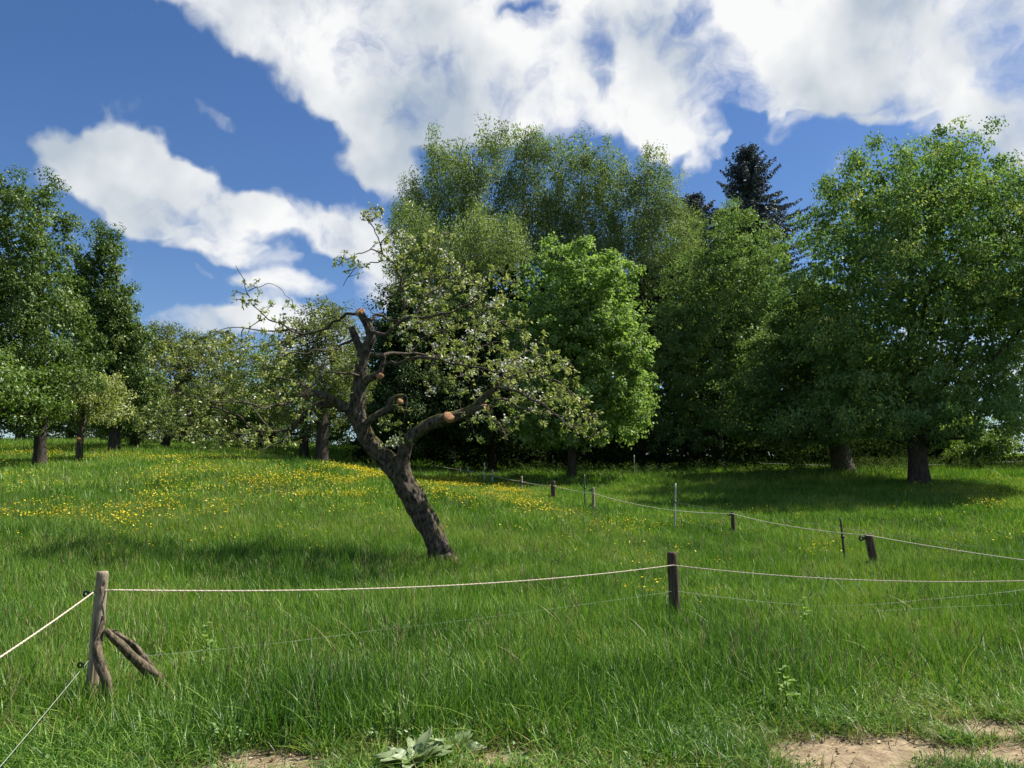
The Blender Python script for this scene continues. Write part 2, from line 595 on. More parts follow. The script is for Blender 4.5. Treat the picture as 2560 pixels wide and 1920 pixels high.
DIRT = []
for px, py, rx, ry, s in [(2120, 1895, 185, 66, 1.25), (2290, 1868, 130, 38, 1.05), (2470, 1825, 160, 28, 1.0), (2560, 1890, 190, 40, 1.0), (2050, 1760, 120, 22, .4), (2330, 1775, 160, 26, .5),
                          (690, 1900, 190, 38, 1.1), (480, 1915, 140, 28, .85), (930, 1885, 150, 34, .75), (1265, 1905, 110, 34, 1.0), (1150, 1868, 130, 26, .55), (1750, 1960, 200, 40, .7), (2150, 2050, 500, 90, 1.1), (1000, 2050, 700, 70, 1.0), (200, 2080, 300, 60, .8)]:
    x, y = flat_hit(px, py)
    y2 = flat_hit(px, py - ry)[1]
    DIRT.append((x, y, rx * y / F, max(y2 - y, .1), s))


def dirt(x, y):
    m = np.zeros_like(x)
    for cx, cyy, rx, ry, s in DIRT:
        q = ((x - cx) / rx) ** 2 + ((y - cyy) / ry) ** 2
        m = np.maximum(m, s * np.exp(-q * 0.9))
    nz = fbm2(x * 3.2, y * 3.2, 11, 4)
    return np.clip((m + (nz - 0.5) * 0.9 - 0.28) / 0.4, 0, 1) * (y < 9)


def build_ground():
    def axis(neg, pos, n0, near_lo, near_hi, step, n):
        mid = np.arange(near_lo, near_hi + 1e-6, step)
        a = near_lo - np.geomspace(step, near_lo - neg, n0)
        b = near_hi + np.geomspace(step, pos - near_hi, n)
        return np.concatenate([a[::-1], mid, b])
    xs = axis(-1500, 1500, 60, -5.0, 5.0, 0.08, 60)
    ys = axis(-1500, 2500, 30, 3.8, 8.0, 0.08, 130)
    X, Y = np.meshgrid(xs, ys)
    x, y = X.ravel(), Y.ravel()
    z = ground(x, y)
    dm = dirt(x, y)
    near = (np.abs(x) < 8) & (y > 0) & (y < 12)
    z = z + np.where(near, (fbm2(x * 6, y * 6, 3, 4) - 0.5) * 0.07 * dm - 0.03 * dm, 0)
    nx, ny = len(xs), len(ys)
    i = np.arange(nx * ny).reshape(ny, nx)
    f = np.stack([i[:-1, :-1], i[:-1, 1:], i[1:, 1:], i[1:, :-1]], -1).reshape(-1, 4)
    m = new_mat('meadow_soil')
    t = m.node_tree
    L = t.links.new
    out = N(t, 'ShaderNodeOutputMaterial')
    bs = N(t, 'ShaderNodeBsdfPrincipled')
    bs.inputs['Roughness'].default_value = 0.95
    bs.inputs['Specular IOR Level'].default_value = 0.15
    at = N(t, 'ShaderNodeAttribute')
    at.attribute_name = 'dirt'
    g = N(t, 'ShaderNodeNewGeometry')
    n1 = N(t, 'ShaderNodeTexNoise')
    n1.inputs['Scale'].default_value = 9
    n1.inputs['Detail'].default_value = 9
    n1.inputs['Roughness'].default_value = .65
    L(g.outputs['Position'], n1.inputs['Vector'])
    r1 = N(t, 'ShaderNodeValToRGB')
    r1.color_ramp.elements[0].position = 0.33
    r1.color_ramp.elements[0].color = (0.12, 0.085, 0.05, 1)
    r1.color_ramp.elements[1].position = 0.68
    r1.color_ramp.elements[1].color = (0.35, 0.272, 0.17, 1)
    L(n1.outputs['Fac'], r1.inputs[0])
    n2 = N(t, 'ShaderNodeTexNoise')
    n2.inputs['Scale'].default_value = 2.0
    n2.inputs['Detail'].default_value = 8
    L(g.outputs['Position'], n2.inputs['Vector'])
    r2 = N(t, 'ShaderNodeValToRGB')
    r2.color_ramp.elements[0].position = 0.35
    r2.color_ramp.elements[0].color = (0.025, 0.04, 0.012, 1)
    r2.color_ramp.elements[1].position = 0.7
    r2.color_ramp.elements[1].color = (0.05, 0.085, 0.02, 1)
    L(n2.outputs['Fac'], r2.inputs[0])
    mx = N(t, 'ShaderNodeMix', data_type='RGBA')
    L(at.outputs['Fac'], mx.inputs[0])
    L(r2.outputs[0], mx.inputs[6])
    L(r1.outputs[0], mx.inputs[7])
    L(mx.outputs[2], bs.inputs['Base Color'])
    n3 = N(t, 'ShaderNodeTexNoise')
    n3.inputs['Scale'].default_value = 45
    n3.inputs['Detail'].default_value = 6
    L(g.outputs['Position'], n3.inputs['Vector'])
    bp = N(t, 'ShaderNodeBump')
    bp.inputs['Strength'].default_value = 0.7
    bp.inputs['Distance'].default_value = 0.02
    L(n3.outputs['Fac'], bp.inputs['Height'])
    L(bp.outputs[0], bs.inputs['Normal'])
    L(bs.outputs[0], out.inputs[0])
    me = mesh_np('meadow_ground', np.stack([x, y, z], -1), f, m, {'dirt': ('POINT', dm)}, True)
    tag(link('meadow_ground', me), kind='structure')


build_ground()


# ------------------------------------------------------------------ wood: sweeps, skeletons
def unit(v):
    return v / (np.linalg.norm(v, axis=-1, keepdims=True) + 1e-12)


def sweep(pts, rad, sides=8, bump=None, cap_end=True, cap_start=False):
    """Tube along a polyline; bump(angle, s, point) multiplies the radius."""
    pts = np.asarray(pts, float)
    rad = np.asarray(rad, float)
    n = len(pts)
    tan = unit(np.gradient(pts, axis=0))
    ref = np.array((0.0, 1.0, 0.0)) if abs(tan[0][1]) < 0.8 else np.array((1.0, 0, 0))
    u = unit(ref - (tan @ ref)[:, None] * tan)
    v = np.cross(tan, u)
    a = np.linspace(0, 2 * np.pi, sides, endpoint=False)
    rr = np.repeat(rad[:, None], sides, 1)
    if bump is not None:
        s = np.concatenate([[0], np.cumsum(np.linalg.norm(np.diff(pts, axis=0), axis=1))])
        A, S = np.meshgrid(a, s)
        rr = rr * bump(A, S)
    V = pts[:, None] + rr[..., None] * (np.cos(a)[None, :, None] * u[:, None] + np.sin(a)[None, :, None] * v[:, None])
    V = V.reshape(-1, 3)
    i = np.arange(n * sides).reshape(n, sides)
    j = np.roll(i, -1, 1)
    f = [np.stack([i[:-1], j[:-1], j[1:], i[1:]], -1).reshape(-1, 4)]
    tri = []
    if cap_end:
        V = np.vstack([V, pts[-1:]])
        tri.append(np.stack([i[-1], j[-1], np.full(sides, len(V) - 1)], -1))
    if cap_start:
        V = np.vstack([V, pts[:1]])
        tri.append(np.stack([j[0], i[0], np.full(sides, len(V) - 1)], -1))
    if tri:
        f.append(np.vstack(tri))
    return V, f


def join(parts):
    V, F4, F3 = [], [], []
    o = 0
    for v, fs in parts:
        V.append(v)
        for f in fs:
            (F4 if f.shape[1] == 4 else F3).append(f + o)
        o += len(v)
    fs = []
    if F4:
        fs.append(np.vstack(F4))
    if F3:
        fs.append(np.vstack(F3))
    return np.vstack(V), fs


def smooth_line(pts, n):
    """Catmull-Rom resampling (any number of columns)."""
    p = np.asarray(pts, float)
    p = np.vstack([2 * p[0] - p[1], p, 2 * p[-1] - p[-2]])
    m = len(p) - 3
    u = np.linspace(0, m - 1e-9, n)
    k = np.floor(u).astype(int)
    f = (u - k)[:, None]
    a, b, c, d = p[k], p[k + 1], p[k + 2], p[k + 3]
    return 0.5 * (2 * b + (c - a) * f + (2 * a - 5 * b + 4 * c - d) * f ** 2 + (3 * b - a - 3 * c + d) * f ** 3)


class Skel:
    def __init__(self):
        self.p = np.zeros((20000, 3))
        self.par = np.full(20000, -1, int)
        self.n = 0

    def add(self, pt, par):
        self.p[self.n] = pt
        self.par[self.n] = par
        self.n += 1
        return self.n - 1

    def line(self, pts, par=-1):
        ids = []
        for q in pts:
            par = self.add(q, par)
            ids.append(par)
        return ids

    def grow(self, rng, tips, step=0.5, low=0.6, wob=0.06, curve=0.35, first=0, droop=0.0):
        P_ = self.p
        order = np.argsort([np.min(((P_[first:self.n] - q) ** 2).sum(-1)) for q in tips])
        ends = []
        for k in order:
            q = tips[k]
            v = q - P_[first:self.n]
            dist = np.sqrt((v ** 2).sum(-1))
            hor = np.hypot(v[:, 0], v[:, 1])
            cost = dist + low * np.maximum(0, 0.35 * hor - v[:, 2])
            b = int(np.argmin(cost)) + first
            p0 = P_[b].copy()
            D = np.linalg.norm(q - p0)
            pp = self.par[b]
            dirp = unit(p0 - P_[pp]) if pp >= 0 else np.array((0, 0, 1.0))
            c = p0 + (dirp * curve + unit(q - p0) * (0.5 - curve * 0.5)) * D * 0.6
            c[2] += D * 0.05
            m = max(1, int(D / step))
            par = b
            for j in range(1, m + 1):
                f = j / m
                pt = (1 - f) ** 2 * p0 + 2 * f * (1 - f) * c + f * f * q
                if j < m:
                    pt = pt + rng.normal(0, wob * min(D, 2), 3)
                par = self.add(pt, par)
            ends.append(par)
        return np.array(ends)

    def radii(self, r_tip, r_base):
        n = self.n
        cnt = np.zeros(n)
        kids = np.zeros(n, int)
        for i in range(n):
            if self.par[i] >= 0:
                kids[self.par[i]] += 1
        cnt[kids == 0] = 1
        for i in range(n - 1, 0, -1):
            if self.par[i] >= 0:
                cnt[self.par[i]] += cnt[i]
        e = math.log(r_base / r_tip) / math.log(max(cnt[0], 2))
        self.cnt = cnt
        return r_tip * cnt ** e

    def chains(self):
        n = self.n
        main = np.full(n, -1, int)
        best = np.zeros(n)
        for i in range(n):
            p = self.par[i]
            if p >= 0 and self.cnt[i] > best[p]:
                best[p] = self.cnt[i]
                main[p] = i
        out = []
        for i in range(n):
            p = self.par[i]
            if p < 0 or main[p] != i:
                ch = [i]
                while main[ch[-1]] >= 0:
                    ch.append(main[ch[-1]])
                out.append((p, ch))
        return out


def leaf_mesh_arrays(rng, C, axis, nrm, Ln, Wd, fold=0.18):
    n = len(C)
    axis = unit(axis)
    nrm = unit(nrm - (nrm * axis).sum(-1, keepdims=True) * axis)
    side = np.cross(axis, nrm)
    Ln = np.broadcast_to(np.asarray(Ln, float), (n,))[:, None]
    Wd = np.broadcast_to(np.asarray(Wd, float), (n,))[:, None]
    a = C
    m = C + axis * Ln * 0.45 + nrm * Wd * fold
    b = m + side * Wd * 0.5
    c = C + axis * Ln - nrm * Ln * 0.08
    d = m - side * Wd * 0.5
    V = np.stack([a, b, c, d], 1).reshape(-1, 3)
    k = np.arange(n)[:, None] * 4
    f = np.hstack([k, k + 1, k + 2, k, k + 2, k + 3]).reshape(-1, 3)
    return V, f


def rand_dir(rng, n):
    v = rng.normal(size=(n, 3))
    return unit(v)


def px_lobes(d, lobes, deep=1.0):
    """Crown lobes measured on the photograph -> ellipsoids in metres at distance d."""
    out = []
    for l in lobes:
        px, py, rx, ry = l[:4]
        off = l[4] if len(l) > 4 else 0.0
        c = P(px, py, d)
        s = d / F / (CT - (-(py - 960) / F) * ST)
        out.append((c + np.array((0, off, 0)), np.array((rx * s, (rx + ry) * .5 * s * deep, ry * s))))
    return out


def sample_lobes(rng, lobes, n, shell=0.45):
    vol = np.array([np.prod(r) ** 0.8 for _, r in lobes])
    k = rng.choice(len(lobes), n, p=vol / vol.sum())
    u = rand_dir(rng, n)
    r = rng.uniform(shell ** 3, 1, n) ** (1 / 3)
    r = np.where(rng.random(n) < .16, r * rng.uniform(1.0, 1.36, n), r)
    c = np.array([l[0] for l in lobes])[k]
    rr = np.array([l[1] for l in lobes])[k]
    return c + u * r[:, None] * rr


def crown_leaves(rng, centers, tips_dir, per, spread, Ln, Wd, up=0.6, out=0.3, rnd=0.7, droop=0.3, center=None, vary=0.35, hang=0.0):
    n = len(centers)
    cnt = np.maximum(2, (per * rng.uniform(1 - vary, 1 + vary, n)).astype(int))
    k = np.repeat(np.arange(n), cnt)
    m = len(k)
    spread = np.asarray(spread, float)
    g = rng.normal(size=(m, 3))
    g = unit(g) * (rng.uniform(.12, 1, m) ** .5)[:, None] * 1.55
    ck = rng.uniform(.65, 1.35, n)[k][:, None]
    C = centers[k] + g * spread * ck
    if hang:
        C[:, 2] -= rng.uniform(0, 1, m) ** 0.8 * hang * rng.uniform(.4, 1, n)[k]
    o = unit(C - (center if center is not None else centers.mean(0)))
    nrm = unit(np.array((0, 0, 1.0)) * up + o * out + g * .75 + rng.normal(size=(m, 3)) * rnd * .6)
    ax = rng.normal(size=(m, 3)) + o * 0.5
    ax[:, 2] -= droop * 2
    s = rng.uniform(0.65, 1.2, m)
    V, f = leaf_mesh_arrays(rng, C, ax, nrm, Ln * s, Wd * s)
    tint = np.clip(rng.normal(0.5, 0.2, m) + rng.normal(0, 0.22, n)[k], 0, 1)
    return V, f, np.repeat(tint, 2)


LEAF = 1.22      # leaf size factor of the distant crowns


def make_tree(name, label, cat, px, d, lobes, seed, mat, bark='bark_dark', tips=500, per=90, spread=(.25, .25, .18), L=.09, W=.055, trunk_r=.2, trunk_top=.6,
              step=.55, low=.6, shell=.45, up=.6, out=.3, rnd=.7, droop=.3, hang=0.0, r_tip=.006, min_r=.012, deep=1.0, group=None, lean=(0, 0), base=None, flare=1.5, fill=.25, depth=.75, core=.09, core_size=1.9):
    L, W, per = L * LEAF, W * LEAF, int(per * 1.32)
    rng = np.random.default_rng(seed)
    b = on_ground(px, d) if base is None else np.asarray(base, float)
    lob = px_lobes(d, lobes, deep) if base is None else lobes
    T = sample_lobes(rng, lob, tips, shell)
    T = T[T[:, 2] > b[2] + 0.5]
    axis_x = np.mean([c[0] for c, r in lob])

    def rounded(Q, k):
        # the crown is as deep as it is wide at each height
        hw = np.full(len(Q), .4)
        for c, r in lob:
            q = 1 - ((Q[:, 2] - c[2]) / r[2]) ** 2
            hw = np.maximum(hw, np.where(q > 0, abs(c[0] - axis_x) + r[0] * np.sqrt(np.maximum(q, 0)), 0))
        dep = np.sqrt(np.maximum(hw ** 2 - (Q[:, 0] - axis_x) ** 2, .09))
        Q[:, 1] = b[1] + rng.choice([-1, 1], len(Q)) * dep * k * rng.random(len(Q)) ** .6 + rng.normal(0, .15, len(Q))
        return Q
    T = rounded(T, depth)
    top = max(c[2] + r[2] for c, r in lob)
    cen = np.mean([c for c, r in lob], 0)
    H = (top - b[2]) * trunk_top
    m = max(6, int(H / .5))
    f = np.linspace(0, 1, m)
    tr = b + np.stack([(cen[0] - b[0]) * .55 * f ** 1.6 + lean[0] * f, (cen[1] - b[1]) * .55 * f ** 1.6 + lean[1] * f, H * f], -1)
    tr[1:, :2] += np.cumsum(rng.normal(0, .03 * H / m, (m - 1, 2)), 0)
    tr[0, 2] -= .15
    sk = Skel()
    ids = sk.line(tr)
    crown_low = min(c[2] - r[2] for c, r in lob)
    first = max(2, int(np.searchsorted(tr[:, 2], max(b[2] + H * .18, min(crown_low + .2, b[2] + H * .5)))))
    ends = sk.grow(rng, T, step, low, .05, .35, first)
    rad = sk.radii(r_tip, trunk_r)
    root = thing(name, b, label, cat, group)
    parts_t, parts_b = [], []
    for p, ch in sk.chains():
        r = rad[ch]
        if r[0] < min_r:
            continue
        keep = r >= min_r * .6
        ch = [c for c, kk in zip(ch, keep) if kk]
        r = rad[ch].copy()
        pts = sk.p[ch]
        if p >= 0:
            pts = np.vstack([sk.p[p], pts])
            r = np.concatenate([[min(r[0] * 1.15, rad[p])], r])
        else:
            r[0] *= flare
            r[1] *= 1 + (flare - 1) * .3
        if len(pts) < 2:
            continue
        if p < 0 or r[0] > trunk_r * .33:
            n2 = len(pts) * 3
            q = smooth_line(np.hstack([pts, r[:, None]]), n2)
            ph = rng.uniform(0, 9)
            parts_t.append(sweep(q[:, :3], np.maximum(q[:, 3], .004), 14, lambda A, S, ph=ph: 1 + .10 * np.sin(3 * A + ph + S * .6) * np.sin(S * 1.3 + ph) + .07 * np.sin(7 * A + ph * 2 + S)))
        else:
            parts_b.append(sweep(pts, r, 5 if r[0] > .03 else 4))
    V, fs = join(parts_t)
    link('trunk', mesh_np(name + '_trunk', V - b, fs, M[bark], None, True), root)
    if parts_b:
        V, fs = join(parts_b)
        link('branches', mesh_np(name + '_branches', V - b, fs, M[bark], None, True), root)
    thin = np.where((sk.cnt <= 2) & (np.arange(sk.n) > m))[0]
    pick = thin[rng.random(len(thin)) < fill]
    cen_pts = np.vstack([sk.p[ends], sk.p[pick]])
    tot = tips * per
    V, f, tint = crown_leaves(rng, cen_pts, None, tot / len(cen_pts), spread, L, W, up, out, rnd, droop, cen, .4, hang)
    if core:
        # oversized loose leaves added inside the crown to block sky showing through
        nc = int(tot * core)
        Q = sample_lobes(rng, lob, nc, 0.0)
        c0 = np.array([c for c, r in lob]).mean(0)
        Q = rounded(Q * (.84, 1, .88) + np.array((c0[0] * .16, 0, c0[2] * .12)), depth * .6)
        Q = Q[Q[:, 2] > b[2] + 1.0]
        nc = len(Q)
        V2, f2 = leaf_mesh_arrays(rng, Q, rng.normal(size=(nc, 3)), rng.normal(size=(nc, 3)) + np.array((0, 0, .5)), L * core_size, W * core_size, .15)
        f = np.vstack([f, f2 + len(V)])
        V = np.vstack([V, V2])
        tint = np.concatenate([tint, np.repeat(np.clip(rng.normal(.4, .2, nc), 0, 1), 2)])
    cr = link('crown', mesh_np(name + '_crown', V - b, f, GREEN[mat], {'tint': ('FACE', tint)}), root)
    cr['kind'] = 'stuff'
    return root, cen_pts, rng


def copy_tree(src, loc, rz, s, label, group=None):
    r = src.copy()
    COL.objects.link(r)
    r.location = tuple(float(v) for v in loc)
    r.rotation_euler = (0, 0, rz)
    r.scale = (s, s, s)
    r['label'] = label
    if group:
        r['group'] = group
    for ch in list(src.children):
        c = ch.copy()
        COL.objects.link(c)
        c.parent = r
    return r


def blossom_part(root, rng, pts, n, size=.045, petals=5, spread=.07, name='blossom'):
    """White five-petalled blossoms scattered in tufts around the given twig points."""
    b = np.array(root.location)
    k = rng.integers(0, len(pts), n)
    C = pts[k] + rng.normal(0, spread, (n, 3))
    nrm = unit(rng.normal(size=(n, 3)) + np.array((0, -.3, .8)))
    t1 = unit(np.cross(nrm, rng.normal(size=(n, 3))))
    t2 = np.cross(nrm, t1)
    Vs, Fs, o = [], [], 0
    for p in range(petals):
        a = 2 * np.pi * p / petals
        ax = np.cos(a) * t1 + np.sin(a) * t2 + .25 * nrm
        v, f = leaf_mesh_arrays(rng, C, ax, nrm, size * .55, size * .5, .1)
        Vs.append(v)
        Fs.append(f + o)
        o += len(v)
    V = np.vstack(Vs) - b
    f = np.vstack(Fs)
    ob = link(name, mesh_np(name, V, f, M['petal_white'], {'tint': ('FACE', rng.random(len(f)))}), root)
    ob['kind'] = 'stuff'
    return ob


# ------------------------------------------------------------------ background trees
make_tree('pear_tree', 'tall dark green pear tree at the left edge, taller than its neighbours', 'tree', 95, 30,
          [(100, 500, 60, 75), (85, 560, 85, 80), (15, 480, 60, 60), (50, 650, 120, 110), (115, 690, 70, 90), (40, 800, 150, 120), (130, 800, 90, 90), (20, 950, 170, 90), (150, 930, 110, 90), (-90, 800, 150, 180), (-70, 620, 110, 130), (70, 1010, 110, 50)],
          1, 'pear', tips=700, per=66, spread=(.23, .23, .2), L=.085, W=.06, trunk_r=.2, trunk_top=.86, low=.9, shell=.5, droop=.5, depth=.5)
make_tree('pear_tree', 'slim spired pear tree just right of the tallest left tree', 'tree', 278, 40,
          [(262, 590, 30, 38), (285, 600, 20, 45), (265, 670, 48, 60), (210, 680, 42, 60), (215, 760, 75, 80), (300, 750, 35, 60), (265, 830, 90, 90), (310, 860, 75, 80), (230, 930, 110, 80), (330, 960, 75, 70), (260, 1020, 110, 50)],
          2, 'pear', tips=560, per=66, spread=(.25, .25, .22), L=.10, W=.07, trunk_r=.24, trunk_top=.9, low=.9, shell=.5, droop=.5, depth=.3)
sm, pts, rg = make_tree('apple_tree', 'small apple tree with reddish pruned trunk below the left pear trees', 'tree', 190, 33.5,
                        [(205, 1005, 75, 48), (255, 975, 55, 50), (150, 1020, 55, 40), (285, 1035, 45, 28), (205, 950, 60, 40)], 3, 'apple', 'bark_grey', tips=170, per=45, spread=(.2, .2, .16), L=.08, W=.05, trunk_r=.13, trunk_top=.5)
blossom_part(sm, rg, pts, 260, .06)
cut = link('pruning_cut', mesh_np('pruning_cut', *sweep([(0, 0, 0), (0.03, -.14, .02)], [.1, .085], 10), M['cut_wood'], None, True), sm, (0.02, -.06, 1.02))
make_tree('young_tree', 'low light green tree leaning in from the left edge', 'tree', -60, 27.5,
          [(45, 975, 65, 55), (-20, 940, 90, 70), (20, 1040, 60, 30), (-110, 980, 100, 90), (60, 925, 45, 30), (85, 1000, 30, 35)], 4, 'light', tips=240, per=50, spread=(.22, .22, .14), L=.085, W=.05, trunk_r=.13, trunk_top=.5)
make_tree('orchard_tree', 'broad olive brown orchard tree between the pears and the leaning apple', 'tree', 405, 48,
          [(480, 890, 105, 75), (410, 860, 75, 50), (560, 910, 65, 70), (370, 920, 75, 75), (520, 1000, 110, 60), (400, 1010, 90, 60), (600, 960, 40, 60), (450, 1050, 120, 35)], 5, 'olive', tips=420, per=55, spread=(.3, .3, .24), L=.10, W=.065, trunk_r=.24, trunk_top=.55)
make_tree('apple_tree', 'old apple tree with thick short trunk behind the leaning apple', 'tree', 800, 32,
          [(830, 770, 40, 30), (815, 800, 70, 45), (760, 850, 85, 50), (860, 860, 55, 55), (800, 930, 110, 80), (705, 950, 70, 65), (880, 960, 50, 70), (770, 1030, 110, 40)], 6, 'olive', 'bark_dark', tips=380, per=45, spread=(.2, .2, .17), L=.075, W=.045, trunk_r=.22, trunk_top=.5)
make_tree('orchard_tree', 'dark green tree with low crown far behind the leaning trunk', 'tree', 755, 47,
          [(680, 910, 75, 60), (740, 970, 90, 90), (640, 1000, 60, 60), (860, 990, 90, 90), (940, 940, 70, 110), (800, 1070, 120, 30)], 7, 'light', tips=320, per=55, spread=(.32, .32, .25), L=.11, W=.07, trunk_r=.25, trunk_top=.5)
far, _, _ = make_tree('orchard_tree', 'far orchard tree on the crest near the left edge', 'tree', 40, 56,
                      [(40, 1040, 90, 50), (0, 1010, 70, 50), (80, 1000, 70, 50), (40, 970, 60, 40)], 8, 'pear', tips=220, per=50, spread=(.4, .4, .3), L=.13, W=.085, trunk_r=.27, trunk_top=.5, group='far orchard trees')
far['label'] = 'far orchard tree standing alone near the left edge of the crest'
for i, (px, d, s, rz, lab) in enumerate([
        (330, 44, .8, 1.2, 'orchard tree with straight bare trunk right of the slim pear'),
        (450, 60, 1.0, 2.6, 'far orchard tree on the crest below the olive tree'),
        (560, 64, 1.05, 4.1, 'far orchard tree on the crest right of the olive tree'),
        (640, 58, .95, 5.2, 'far orchard tree on the crest left of the thick short trunk'),
        (165, 66, 1.05, .5, 'far orchard tree on the crest behind the red pruned trunk')]):
    copy_tree(far, on_ground(px, d), rz, s, lab, 'far orchard trees')

BIRCH = dict(cat='tree', mat='birch', bark='bark_birch', spread=(.42, .42, .3), L=.12, W=.075, trunk_r=.24, trunk_top=.93, low=.3, shell=.35, up=.1, out=.3, rnd=.9, droop=.9, hang=2.0, r_tip=.012, min_r=.02, group='birch grove', core=.03, depth=.6)
make_tree('birch_tree', 'drooping birch with the tallest left crown of the grove', px=1215, d=60, lobes=[(1232, 335, 42, 40), (1200, 400, 75, 60), (1130, 400, 60, 60), (1095, 365, 35, 35), (1060, 450, 60, 50), (1150, 480, 100, 80), (1040, 540, 60, 70), (1140, 580, 120, 90)], seed=21, tips=420, per=84, **BIRCH)
make_tree('birch_tree', 'drooping birch with the central top of the grove', px=1300, d=62, lobes=[(1312, 325, 42, 40), (1345, 350, 50, 40), (1330, 420, 75, 70), (1300, 520, 100, 90), (1380, 560, 80, 90), (1250, 600, 90, 90)], seed=22, tips=380, per=84, **BIRCH)
make_tree('birch_tree', 'drooping birch with rounded top right of the grove centre', px=1440, d=61, lobes=[(1432, 355, 42, 38), (1470, 380, 40, 35), (1440, 440, 75, 70), (1470, 550, 95, 90), (1420, 650, 100, 90), (1530, 380, 38, 38), (1540, 450, 55, 60)], seed=23, tips=400, per=84, **BIRCH)
make_tree('birch_tree', 'pale loose birch on the right end of the grove', px=1610, d=60, lobes=[(1630, 385, 40, 40), (1640, 440, 55, 45), (1600, 500, 75, 70), (1650, 560, 75, 75), (1570, 620, 90, 90), (1705, 550, 45, 60), (1660, 690, 90, 100), (1725, 620, 30, 70)], seed=24, tips=420, per=84, **BIRCH)
make_tree('birch_tree', 'nearer birch with low drooping crown left in the grove', px=1130, d=54, lobes=[(1230, 590, 100, 70), (1150, 640, 110, 80), (1060, 610, 70, 80), (1020, 680, 50, 90), (1110, 760, 110, 90), (1010, 520, 30, 60)], seed=25, tips=420, per=80, **BIRCH)

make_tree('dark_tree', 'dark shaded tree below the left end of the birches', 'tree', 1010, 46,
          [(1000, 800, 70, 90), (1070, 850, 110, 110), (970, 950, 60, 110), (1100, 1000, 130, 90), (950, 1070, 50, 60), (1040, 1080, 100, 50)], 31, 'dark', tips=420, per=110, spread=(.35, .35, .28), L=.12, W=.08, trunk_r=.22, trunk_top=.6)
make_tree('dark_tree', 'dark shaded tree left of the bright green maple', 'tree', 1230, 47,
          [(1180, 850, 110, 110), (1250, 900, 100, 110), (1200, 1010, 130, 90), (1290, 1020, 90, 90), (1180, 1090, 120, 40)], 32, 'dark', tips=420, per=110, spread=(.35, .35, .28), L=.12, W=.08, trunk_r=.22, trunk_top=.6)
make_tree('maple_tree', 'bright fresh green maple in front of the birches', 'tree', 1430, 39.5,
          [(1400, 650, 60, 45), (1460, 640, 45, 40), (1510, 690, 75, 50), (1360, 730, 85, 65), (1500, 770, 100, 80), (1430, 800, 120, 90), (1560, 850, 75, 80), (1340, 860, 90, 90), (1450, 930, 150, 100), (1580, 950, 55, 80), (1360, 1000, 100, 80), (1520, 1030, 105, 70), (1580, 1075, 45, 35), (1450, 1085, 140, 32), (1330, 1075, 70, 40)],
          33, 'maple', tips=900, per=40, spread=(.24, .24, .15), L=.13, W=.11, trunk_r=.2, trunk_top=.7, shell=.55, up=.9, rnd=.6)
make_tree('hornbeam_tree', 'olive green pointed tree between the maple and the big right tree', 'tree', 1800, 50,
          [(1832, 545, 42, 42), (1800, 600, 70, 60), (1880, 610, 65, 60), (1740, 680, 75, 80), (1850, 720, 110, 90), (1930, 690, 60, 70), (1690, 810, 80, 90), (1800, 850, 120, 100), (1660, 940, 65, 80), (1780, 1000, 120, 80), (1910, 860, 90, 100), (1690, 1050, 80, 50), (1720, 1100, 110, 30), (1850, 1070, 100, 40), (1640, 1090, 60, 40)],
          34, 'hornbeam', tips=950, per=54, spread=(.27, .27, .2), L=.12, W=.075, trunk_r=.25, trunk_top=.8, shell=.5)
make_tree('linden_tree', 'shaded tree with thick grey trunk left of the big right tree', 'tree', 2110, 42,
          [(2050, 800, 100, 80), (1980, 880, 105, 80), (2120, 900, 100, 90), (1940, 990, 120, 70), (2070, 1010, 130, 70), (1890, 1065, 80, 35), (2000, 750, 60, 60), (2150, 1060, 100, 30), (1960, 1095, 110, 26), (2060, 1090, 100, 30)],
          35, 'hornbeam', 'bark_grey', tips=620, per=66, spread=(.3, .3, .18), L=.12, W=.09, trunk_r=.48, trunk_top=.6)
make_tree('cherry_tree', 'big spreading cherry tree with thick dark trunk on the right', 'tree', 2300, 35,
          [(2185, 395, 45, 40), (2330, 375, 50, 42), (2390, 400, 45, 36), (2455, 400, 36, 40), (2110, 455, 46, 45), (2240, 465, 105, 55), (2390, 470, 105, 65), (2510, 480, 76, 58), (2060, 530, 60, 60), (2180, 570, 125, 90), (2350, 580, 150, 100), (2520, 620, 120, 110), (2045, 660, 70, 70), (2190, 740, 140, 100), (2390, 760, 150, 100), (2560, 790, 120, 120), (2080, 850, 80, 70), (2240, 910, 140, 80), (2440, 920, 110, 60), (2110, 980, 90, 50), (2330, 1020, 130, 40), (2500, 1000, 90, 50), (2640, 660, 120, 150), (1990, 1050, 60, 22), (2230, 1060, 90, 40), (2330, 1075, 110, 36), (2130, 1060, 80, 36), (2440, 1050, 80, 40)],
          36, 'cherry', tips=1900, per=56, spread=(.30, .30, .22), L=.115, W=.07, fill=.06, trunk_r=.38, flare=1.35, trunk_top=.8, shell=.3, droop=.6, low=.7, min_r=.012, depth=.7)
make_tree('shrub', 'small bright green shrub on the bank right of the big trunk', 'shrub', 2430, 45,
          [(2430, 1120, 50, 28), (2485, 1110, 45, 32), (2400, 1145, 25, 18), (2455, 1095, 40, 22)], 37, 'light', tips=160, per=36, spread=(.25, .25, .15), L=.11, W=.07, trunk_r=.06, trunk_top=.6)
make_tree('edge_tree', 'yellowish green tree at the right edge behind the cherry', 'tree', 2600, 50,
          [(2560, 1040, 80, 60), (2520, 1100, 50, 45), (2610, 940, 90, 100), (2660, 1050, 90, 80), (2540, 970, 40, 50)], 38, 'hornbeam', tips=260, per=50, spread=(.32, .32, .25), L=.12, W=.075, trunk_r=.2, trunk_top=.6)


